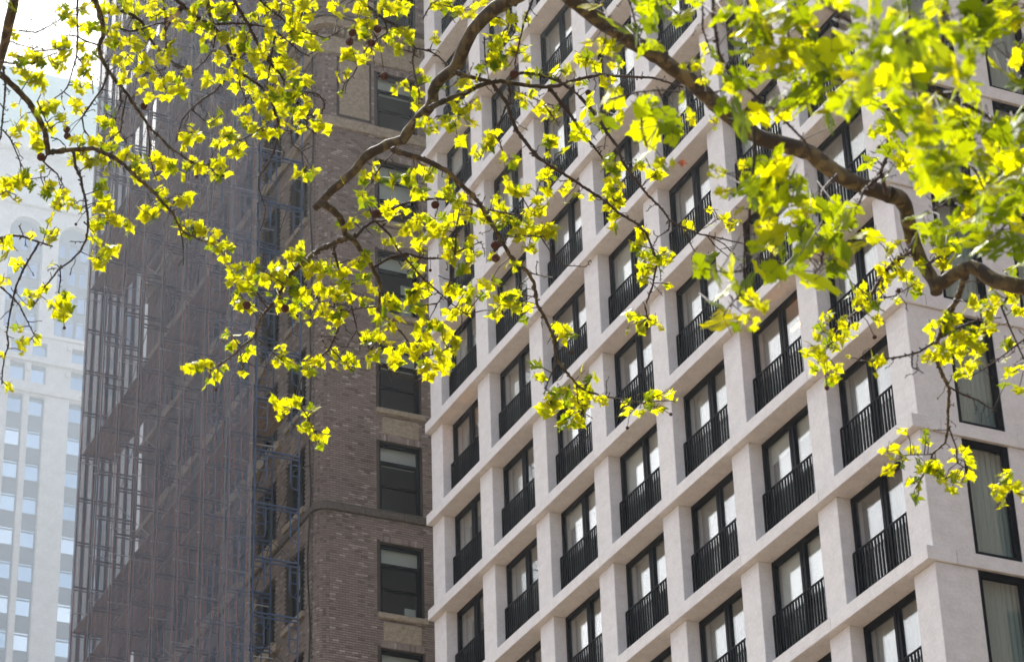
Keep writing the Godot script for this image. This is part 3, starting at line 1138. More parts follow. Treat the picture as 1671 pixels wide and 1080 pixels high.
# Branches: tree (0 left, 1 middle, 2 near right), depth in metres at both ends, half width at both ends,
# then the places they pass, as sight lines of a 1671 x 1080 view taken at that depth.
const BRANCHES := [
	[0, 10.6, 11.0, 9, 7, 30, -60, 21, 5, 12, 45, 4, 80, -10, 125, -25, 180],
	[0, 10.8, 11.2, 5.6, 4.6, -60, 95, -20, 112, 0, 122, 11, 131, 28, 147, 47, 167, 61, 192, 72, 211, 75.5, 236, 78, 251],
	[0, 11.2, 11.9, 3.9, 1.1, 78, 249, 88, 247, 106, 245, 150, 242, 178, 253, 200, 267, 222, 289, 250, 313, 267, 333, 280, 347, 288, 362, 298, 378, 323, 390, 343, 397, 357, 403],
	[0, 11.8, 11.8, 1.3, 0.8, 290, 366, 297, 390, 299, 410, 298, 433],
	[0, 11.2, 11.0, 1.7, 0.9, 76, 252, 70, 264, 80, 273, 92, 283, 100, 298, 107, 310],
	[0, 11.3, 10.9, 2.5, 1.0, 119, 246, 122, 272, 131, 290, 133, 303, 138, 323, 142, 347, 143, 370, 140, 390, 130, 410, 113, 427, 97, 437, 87, 450, 73, 467, 67, 477, 60, 490, 53, 500],
	[0, 11.0, 11.0, 1.1, 0.8, 97, 437, 98, 455, 95, 475, 97, 492],
	[0, 10.6, 10.9, 2.4, 1.3, -40, 402, 0, 388, 17, 384, 37, 386, 53, 392, 63, 395, 85, 402],
	[0, 10.8, 10.8, 0.9, 0.7, 37, 385, 34, 376, 30, 368],
	[0, 10.8, 10.6, 1.9, 1.0, 62, 397, 50, 417, 37, 440, 25, 467, 20, 487, 15, 513, 10, 543, 13, 563, 7, 580, 3, 603, 2, 627],
	[0, 10.5, 10.7, 1.7, 0.9, -40, 440, 0, 468, 17, 483, 30, 497, 40, 517, 50, 537, 55, 547, 47, 557],
	[0, 10.6, 10.7, 2.0, 1.2, 4, 108, 8, 139, 6, 167, 3, 190, 1, 220, -8, 250],
	[0, 10.7, 10.6, 1.5, 0.8, 4, 212, 15, 225, 22, 240, 31, 262, 34, 280],
	[0, 10.6, 11.0, 1.7, 0.9, -30, 98, 0, 101, 33, 105, 55, 103, 75, 92, 92, 86],
	[0, 11.0, 11.1, 1.2, 0.8, 36, 102, 42, 85, 60, 83, 78, 81, 105, 80],
	[0, 10.8, 10.9, 1.3, 0.8, 4, 58, 11, 65, 28, 72, 55, 79, 69, 71],
	[0, 11.0, 11.2, 1.2, 0.8, 30, 50, 42, 51, 58, 53, 80, 42, 100, 30, 108, 24],
	[0, 11.0, 11.0, 1.2, 0.8, 60, 165, 66, 180, 78, 205, 85, 215],
	[0, 11.1, 11.1, 1.1, 0.7, 82, 224, 96, 228, 106, 238, 106, 246],
	[0, 10.6, 10.6, 1.1, 0.8, -20, 330, 0, 317, 25, 302, 50, 292, 76, 288],

	[1, 11.6, 12.4, 4.8, 1.1, 140, -60, 154, 0, 161, 17, 167, 42, 168, 58, 160, 74, 164, 94, 175, 114, 189, 133, 206, 153, 219, 172, 233, 192, 242, 206, 258, 222, 278, 242, 300, 256, 316, 267, 344, 270],
	[1, 11.9, 12.4, 3.0, 1.2, 162, 20, 181, 19, 200, 18, 217, 25, 231, 36, 239, 53, 250, 72, 267, 89, 278, 100, 300, 111, 311, 119],
	[1, 11.9, 12.1, 2.0, 1.0, 168, 52, 189, 44, 211, 51, 231, 47, 250, 40, 272, 36],
	[1, 11.6, 11.8, 2.3, 0.9, 126, -60, 126, 0, 125, 28, 126, 56, 124, 92, 117, 117, 111, 139, 103, 150, 86, 162],
	[1, 11.7, 11.9, 1.3, 0.8, 125, 92, 139, 111, 150, 133, 151, 153],
	[1, 11.9, 11.7, 1.5, 0.8, 158, 73, 139, 67, 122, 58, 97, 57],
	[1, 12.0, 11.7, 2.0, 1.0, 176, 117, 167, 142, 156, 158, 142, 178, 133, 192, 136, 211, 144, 222, 154, 241],
	[1, 12.0, 12.1, 1.3, 0.8, 194, 140, 197, 167, 189, 189, 186, 206],
	[1, 12.0, 12.2, 1.4, 0.8, 206, 154, 199, 189, 196, 214, 206, 233],
	[1, 12.2, 12.4, 1.3, 0.8, 240, 206, 243, 231, 244, 256, 250, 281, 256, 294],
	[1, 11.4, 11.9, 1.6, 0.9, 262, -40, 266, 0, 268, 22, 270, 60, 272, 88, 268, 112, 243, 120, 226, 112],
	[1, 11.7, 12.6, 3.4, 0.9, 268, -60, 288, 0, 308, 19, 330, 33, 349, 44, 363, 61, 373, 81, 380, 100, 391, 117, 411, 131, 427, 142, 444, 167, 452, 194, 454, 219, 447, 247, 436, 269, 422, 289, 421, 305, 427, 323, 433, 340, 430, 360, 423, 377],
	[1, 11.6, 12.0, 4.4, 3.0, 330, -60, 337, 0, 340, 17, 348, 42],
	[1, 11.7, 12.5, 3.2, 1.1, 362, -60, 381, 0, 391, 17, 402, 36, 413, 56, 424, 81, 438, 100, 455, 119, 466, 136, 486, 147, 511, 151, 522, 156, 530, 169, 524, 186],
	[1, 12.0, 12.2, 1.8, 0.9, 347, 40, 377, 38, 405, 39, 430, 43, 452, 53, 472, 69, 491, 86, 505, 92],
	[1, 11.8, 12.2, 1.9, 0.8, 400, -50, 424, 0, 438, 14, 458, 28, 474, 44, 497, 53, 519, 58, 530, 62, 551, 54],
	[1, 12.1, 12.3, 1.4, 0.8, 449, 53, 444, 81, 440, 106, 436, 131, 436, 156],
	[1, 12.2, 12.0, 2.0, 0.8, 381, 105, 366, 131, 349, 150, 327, 164, 311, 178, 297, 194, 291, 214, 286, 231],
	[1, 12.0, 12.1, 1.2, 0.8, 311, 178, 327, 192, 344, 206],
	[1, 12.1, 12.2, 1.5, 0.8, 352, 52, 347, 81, 333, 100, 311, 119, 291, 111, 280, 106],
	[1, 12.3, 12.2, 1.7, 0.8, 450, 186, 430, 206, 411, 219, 388, 231],
	[1, 12.4, 12.4, 1.3, 0.8, 454, 211, 474, 214, 499, 208],
	[1, 12.4, 12.4, 1.2, 0.7, 474, 214, 477, 236, 491, 247, 513, 236],
	[1, 12.4, 12.5, 1.3, 0.8, 490, 148, 505, 175, 502, 194, 499, 206, 516, 219],
	[1, 12.2, 12.3, 1.2, 0.8, 388, 114, 391, 139, 402, 167],
	[1, 12.2, 12.3, 1.2, 0.8, 384, 104, 398, 88, 400, 60, 408, 44],
	[1, 12.3, 12.3, 1.1, 0.7, 415, 133, 430, 112, 436, 100],

	[1, 10.4, 11.0, 15.5, 6.6, 1000, -230, 930, -90, 868, -24, 850, -10, 826, 3, 807, 14, 787, 31, 771, 50, 759, 72, 751, 92, 746, 108, 732, 119, 715, 133, 707, 147, 707, 164, 696, 181, 679, 197, 665, 214, 657, 228, 632, 236, 609, 247, 593, 258, 579, 278, 562, 294, 540, 312, 525, 329, 513, 340],
	[1, 10.9, 11.6, 6.2, 1.3, 522, 330, 540, 340, 554, 354, 561, 368, 563, 382, 579, 393, 589, 410, 603, 428, 612, 445, 621, 466, 619, 491, 616, 505, 635, 523, 656, 544, 674, 568],
	[1, 11.1, 11.9, 4.2, 1.0, 566, 388, 547, 395, 520, 408, 497, 425, 477, 443, 463, 463, 453, 487, 437, 503, 423, 523, 415, 550, 397, 563, 380, 580, 353, 597, 340, 607],
	[1, 11.8, 11.8, 1.2, 0.8, 417, 551, 433, 563, 450, 580, 463, 590],
	[1, 11.8, 11.8, 1.0, 0.7, 388, 576, 393, 583, 397, 600],
	[1, 11.3, 11.8, 2.2, 1.0, 545, 396, 545, 410, 553, 440, 567, 473, 573, 500, 580, 527, 583, 543, 597, 560],
	[1, 11.6, 12.0, 1.9, 0.9, 573, 502, 557, 523, 547, 547, 537, 570, 517, 587, 500, 603, 490, 623, 483, 647, 493, 667, 503, 683, 513, 707],
	[1, 11.8, 11.8, 1.1, 0.7, 539, 568, 560, 590, 577, 607],
	[1, 11.7, 11.8, 1.1, 0.7, 582, 538, 567, 563, 553, 583],
	[1, 11.2, 11.5, 2.8, 1.0, 574, 392, 582, 385, 593, 371, 610, 361, 624, 361, 656, 350],
	[1, 11.3, 11.7, 1.8, 0.8, 612, 361, 635, 382, 649, 407, 667, 428, 688, 452, 716, 477, 740, 498, 765, 516],
	[1, 11.3, 11.0, 2.2, 1.2, 640, 341, 656, 333, 681, 326, 709, 324, 737, 326, 769, 333, 800, 343, 840, 350],
	[1, 11.4, 11.3, 2.4, 1.0, 607, 437, 638, 419, 663, 414, 695, 422, 723, 421, 755, 407, 786, 394],
	[1, 11.5, 11.6, 1.4, 0.8, 617, 500, 590, 502, 565, 508, 540, 500, 515, 486],
	[1, 11.3, 11.4, 1.5, 0.8, 742, 416, 745, 370, 750, 340, 758, 312],
	[1, 11.3, 11.5, 1.4, 0.8, 744, 420, 738, 450, 728, 475, 710, 500],
	[1, 11.5, 11.7, 1.3, 0.8, 674, 565, 690, 580, 715, 578, 735, 565],
	[1, 11.5, 11.8, 1.5, 0.8, 597, 556, 606, 575, 620, 595, 650, 612, 686, 622],
	[1, 10.8, 11.2, 4.4, 1.1, 640, 240, 645, 247, 679, 256, 707, 267, 729, 279, 748, 297, 772, 319, 790, 343, 804, 368, 818, 393, 833, 419, 861, 443, 872, 463, 876, 496, 890, 520, 902, 545, 908, 586, 927, 610, 943, 630, 959, 639, 988, 647, 1024, 653, 1057, 659],
	[1, 11.1, 11.1, 1.5, 0.8, 908, 592, 898, 614, 890, 634, 910, 651],
	[1, 11.1, 11.2, 1.1, 0.7, 941, 630, 943, 655, 955, 675],
	[1, 11.0, 11.0, 1.2, 0.7, 862, 444, 880, 449, 902, 453],
	[1, 11.0, 10.9, 1.4, 0.7, 852, 384, 882, 386, 898, 410, 919, 433, 957, 435],
	[1, 11.0, 11.0, 1.4, 0.8, 822, 400, 830, 380, 850, 352, 870, 330, 884, 290],
	[1, 10.7, 10.8, 5.2, 3.2, 700, 177, 715, 169, 734, 161, 757, 153, 776, 142, 790, 136, 818, 132, 840, 136, 861, 139, 891, 142],
	[1, 10.6, 10.8, 3.8, 3.0, 742, 116, 754, 122, 779, 128, 801, 133],
	[1, 10.8, 10.9, 3.0, 1.6, 830, 131, 845, 120, 858, 118, 883, 122, 908, 131, 930, 144, 946, 157],
	[1, 10.8, 10.5, 3.0, 1.5, 888, 142, 910, 140, 936, 131, 958, 126, 980, 122, 1002, 124, 1030, 125, 1068, 127, 1096, 136, 1115, 142],
	[1, 10.8, 11.0, 3.2, 1.2, 803, 134, 811, 147, 827, 167, 833, 189, 844, 214, 861, 236, 877, 256, 899, 271, 924, 286, 951, 304, 984, 325, 1012, 349, 1041, 366, 1055, 380, 1073, 427, 1065, 467, 1053, 500, 1057, 520, 1069, 525],
	[1, 10.9, 10.9, 2.0, 0.9, 830, 138, 833, 153, 824, 178, 813, 206, 811, 222, 794, 233, 783, 261],
	[1, 10.9, 10.9, 1.2, 0.7, 812, 220, 818, 240, 824, 256, 824, 285],
	[1, 10.8, 11.0, 1.6, 0.8, 836, 148, 866, 158, 891, 169, 919, 175],
	[1, 10.9, 11.0, 1.2, 0.7, 886, 168, 902, 189, 913, 206],
	[1, 10.8, 11.0, 3.2, 1.0, 895, 142, 913, 164, 930, 186, 952, 219, 969, 239, 986, 261, 991, 285],
	[1, 10.8, 10.6, 3.0, 1.0, 946, 157, 975, 190, 991, 217, 1008, 239, 1016, 264, 1036, 292, 1058, 319, 1079, 339, 1093, 359, 1111, 369, 1138, 381, 1167, 387, 1212, 397],
	[1, 10.7, 10.7, 1.3, 0.7, 1093, 360, 1092, 375, 1073, 387, 1062, 410],
	[1, 10.7, 10.7, 1.3, 0.7, 1114, 371, 1132, 407, 1147, 425],
	[1, 10.6, 10.6, 1.1, 0.7, 1154, 384, 1167, 401, 1188, 418],
	[1, 10.6, 10.6, 1.1, 0.7, 1158, 385, 1182, 398, 1200, 416],
	[1, 10.6, 10.6, 1.0, 0.7, 1128, 377, 1150, 372, 1175, 355],
	[1, 10.9, 11.0, 1.3, 0.8, 990, 270, 996, 300, 1004, 340],
	[1, 10.6, 10.8, 2.0, 1.0, 874, -40, 869, 0, 855, 36, 847, 72, 840, 103, 842, 116],
	[1, 10.7, 10.7, 1.3, 0.8, 808, 26, 836, 42, 849, 51],
	[1, 10.8, 10.8, 1.2, 0.8, 790, 60, 792, 100, 798, 130],
	[1, 11.2, 11.2, 3.0, 1.1, 560, -70, 590, 0, 604, 14, 626, 31, 646, 42, 665, 58, 676, 78, 701, 83, 718, 94, 732, 108],
	[1, 11.2, 11.3, 1.7, 0.8, 628, 33, 632, 53, 615, 64, 598, 78, 590, 94, 576, 122, 562, 136, 558, 150],
	[1, 11.2, 11.2, 1.4, 0.7, 676, 80, 673, 97, 676, 119, 657, 133, 648, 140],
	[1, 11.2, 11.2, 1.2, 0.7, 676, 120, 684, 150, 682, 180],
	[1, 11.1, 11.2, 1.3, 0.8, 690, 30, 705, 4, 730, 10, 760, 18],
	[1, 10.7, 10.8, 1.3, 0.8, 712, 190, 735, 188, 755, 178, 775, 170],
	[1, 11.0, 11.0, 1.4, 0.8, 650, 240, 630, 262, 615, 280, 606, 300],

	[2, 7.4, 7.9, 12.5, 14.5, 780, -150, 860, -66, 905, -24, 930, -4, 952, 12, 974, 30, 1010, 53, 1034, 69, 1071, 90, 1096, 109, 1123, 128, 1148, 150, 1168, 170, 1196, 193, 1218, 211, 1240, 225, 1271, 234, 1298, 241, 1321, 249, 1350, 271, 1383, 293, 1417, 306, 1450, 317],
	[2, 7.9, 8.0, 14.0, 11.0, 1450, 317, 1468, 322, 1478, 334, 1482, 353, 1487, 383, 1497, 413, 1513, 440, 1527, 461, 1529, 478],
	[2, 7.8, 8.0, 19, 11.5, 1950, 560, 1760, 500, 1671, 467, 1647, 463, 1620, 457, 1600, 441, 1583, 434, 1560, 447, 1540, 461, 1528, 466],
	[2, 8.1, 9.0, 4.8, 1.1, 1577, 445, 1573, 457, 1563, 490, 1543, 517, 1537, 540, 1529, 560, 1528, 585, 1540, 614, 1550, 634, 1548, 668, 1548, 698, 1544, 721, 1523, 740, 1510, 770, 1495, 797],
	[2, 8.7, 8.8, 1.7, 0.8, 1547, 630, 1571, 643, 1597, 653, 1613, 664, 1628, 670],
	[2, 8.8, 8.8, 1.5, 0.8, 1548, 694, 1561, 729, 1563, 755, 1582, 767],
	[2, 8.5, 8.6, 2.0, 0.8, 1529, 556, 1499, 575, 1472, 582, 1438, 586, 1400, 589],
	[2, 8.5, 8.5, 1.4, 0.7, 1489, 579, 1489, 599, 1500, 604, 1508, 609],
	[2, 8.9, 8.9, 1.3, 0.8, 1520, 741, 1487, 742, 1468, 744],
	[2, 8.4, 8.6, 2.2, 0.9, 1537, 550, 1563, 535, 1597, 522, 1635, 518],
	[2, 8.4, 8.5, 1.7, 0.8, 1565, 534, 1582, 550, 1586, 575],
	[2, 8.0, 9.0, 3.3, 1.2, 1491, 408, 1457, 430, 1440, 450, 1423, 480, 1400, 507, 1373, 530, 1357, 560, 1337, 577],
	[2, 8.6, 8.6, 1.4, 0.8, 1432, 468, 1445, 486, 1460, 483, 1487, 467],
	[2, 8.4, 8.6, 2.0, 1.0, 1690, 470, 1650, 478, 1635, 501, 1651, 539, 1666, 573, 1680, 600],
	[2, 8.4, 8.6, 1.7, 0.8, 1700, 535, 1671, 554, 1628, 588, 1605, 603, 1578, 618],
	[2, 8.6, 8.7, 1.5, 0.8, 1710, 815, 1671, 808, 1650, 800, 1638, 790],
	[2, 6.0, 6.6, 2.8, 1.8, 1160, -60, 1164, 0, 1165, 28, 1169, 56, 1173, 86, 1187, 111, 1207, 133, 1234, 156, 1262, 178, 1284, 200, 1312, 228, 1326, 256],
	[2, 6.4, 6.3, 3.2, 1.4, 1233, 155, 1234, 167, 1230, 211, 1232, 250, 1229, 285, 1224, 316, 1224, 351, 1218, 378, 1215, 413, 1215, 458, 1206, 484],
	[2, 6.3, 6.3, 1.7, 1.0, 1225, 300, 1245, 312, 1262, 318, 1285, 310],
	[2, 6.3, 6.3, 1.6, 0.9, 1216, 412, 1240, 420, 1262, 428],
	[2, 6.3, 6.3, 1.6, 0.9, 1215, 440, 1190, 446, 1160, 440, 1140, 436],
	[2, 6.3, 6.4, 1.4, 0.9, 1207, 482, 1190, 500, 1182, 515],
	[2, 6.6, 6.7, 1.8, 1.0, 1147, -30, 1147, 17, 1147, 47, 1159, 81, 1171, 103],
	[2, 4.9, 4.8, 4.4, 2.0, 1310, -60, 1342, 0, 1356, 14, 1381, 31, 1403, 50, 1411, 64, 1433, 75, 1450, 85],
	[2, 4.8, 4.7, 1.8, 1.0, 1403, 52, 1402, 90, 1398, 130],
	[2, 5.5, 6.2, 2.4, 3.2, 1480, 118, 1522, 142, 1550, 161, 1578, 171, 1606, 186, 1633, 200, 1661, 215, 1720, 240],
	[2, 5.9, 5.9, 2.2, 1.1, 1547, 160, 1569, 186, 1567, 217, 1569, 236, 1578, 256, 1594, 281, 1612, 320, 1625, 360],
	[2, 4.6, 4.8, 2.4, 1.4, 1480, 60, 1486, 122, 1494, 156, 1500, 178, 1506, 194, 1520, 220, 1540, 262],
	[2, 7.6, 6.6, 3.0, 1.6, 1424, 306, 1436, 283, 1447, 256, 1451, 222, 1450, 189, 1450, 165],
	[2, 4.8, 4.8, 4.2, 2.4, 1545, -60, 1544, 17, 1542, 36, 1539, 64, 1536, 110],
	[2, 5.9, 5.8, 2.4, 1.2, 1720, 2, 1671, 12, 1639, 24, 1608, 33, 1589, 39],
	[2, 5.9, 5.9, 2.2, 1.2, 1720, 20, 1671, 64, 1656, 86, 1642, 100],
	[2, 6.2, 6.0, 2.0, 1.0, 1262, 178, 1300, 144, 1319, 136, 1344, 128, 1378, 103],
	[2, 6.8, 6.6, 1.7, 1.0, 980, 166, 1041, 150, 1073, 147, 1132, 151, 1168, 150, 1204, 142, 1232, 140],
	[2, 6.9, 6.8, 1.6, 1.0, 982, 166, 975, 190, 960, 205],
	[2, 6.8, 6.8, 1.6, 1.0, 1040, 150, 1046, 185, 1048, 215, 1056, 240],
	[2, 6.8, 6.7, 1.4, 0.9, 1075, 148, 1090, 180, 1092, 215],
	[2, 7.5, 6.9, 3.0, 1.2, 1446, 316, 1440, 285, 1410, 310, 1397, 347, 1377, 370, 1350, 387, 1343, 410],
	[2, 6.9, 6.9, 1.5, 0.9, 1350, 386, 1325, 380, 1308, 392],
	[2, 6.9, 6.8, 1.5, 0.9, 1346, 402, 1340, 430, 1330, 448],
	[2, 7.6, 7.2, 2.4, 1.4, 1366, 285, 1343, 310, 1337, 333, 1333, 352],
	[2, 6.4, 6.6, 2.2, 1.2, 1640, 280, 1610, 300, 1575, 318, 1545, 330, 1510, 350],
	[2, 6.3, 6.2, 2.0, 1.2, 1700, 330, 1660, 345, 1630, 380, 1612, 400],
	[2, 7.9, 8.3, 2.2, 1.0, 1510, 434, 1540, 415, 1560, 400],
	[2, 7.2, 7.0, 2.2, 1.1, 1010, -40, 1030, 10, 1040, 50, 1050, 80],
	[2, 7.1, 7.0, 1.8, 1.0, 960, -40, 985, 10, 992, 30],
	[2, 6.6, 6.6, 1.8, 1.0, 1060, -40, 1090, 5, 1110, 30],
	[2, 5.9, 6.0, 2.2, 1.0, 1230, -50, 1240, 20, 1245, 60, 1250, 95],
	[2, 5.8, 5.9, 2.0, 1.0, 1290, -50, 1285, 30, 1290, 80, 1280, 120],
]

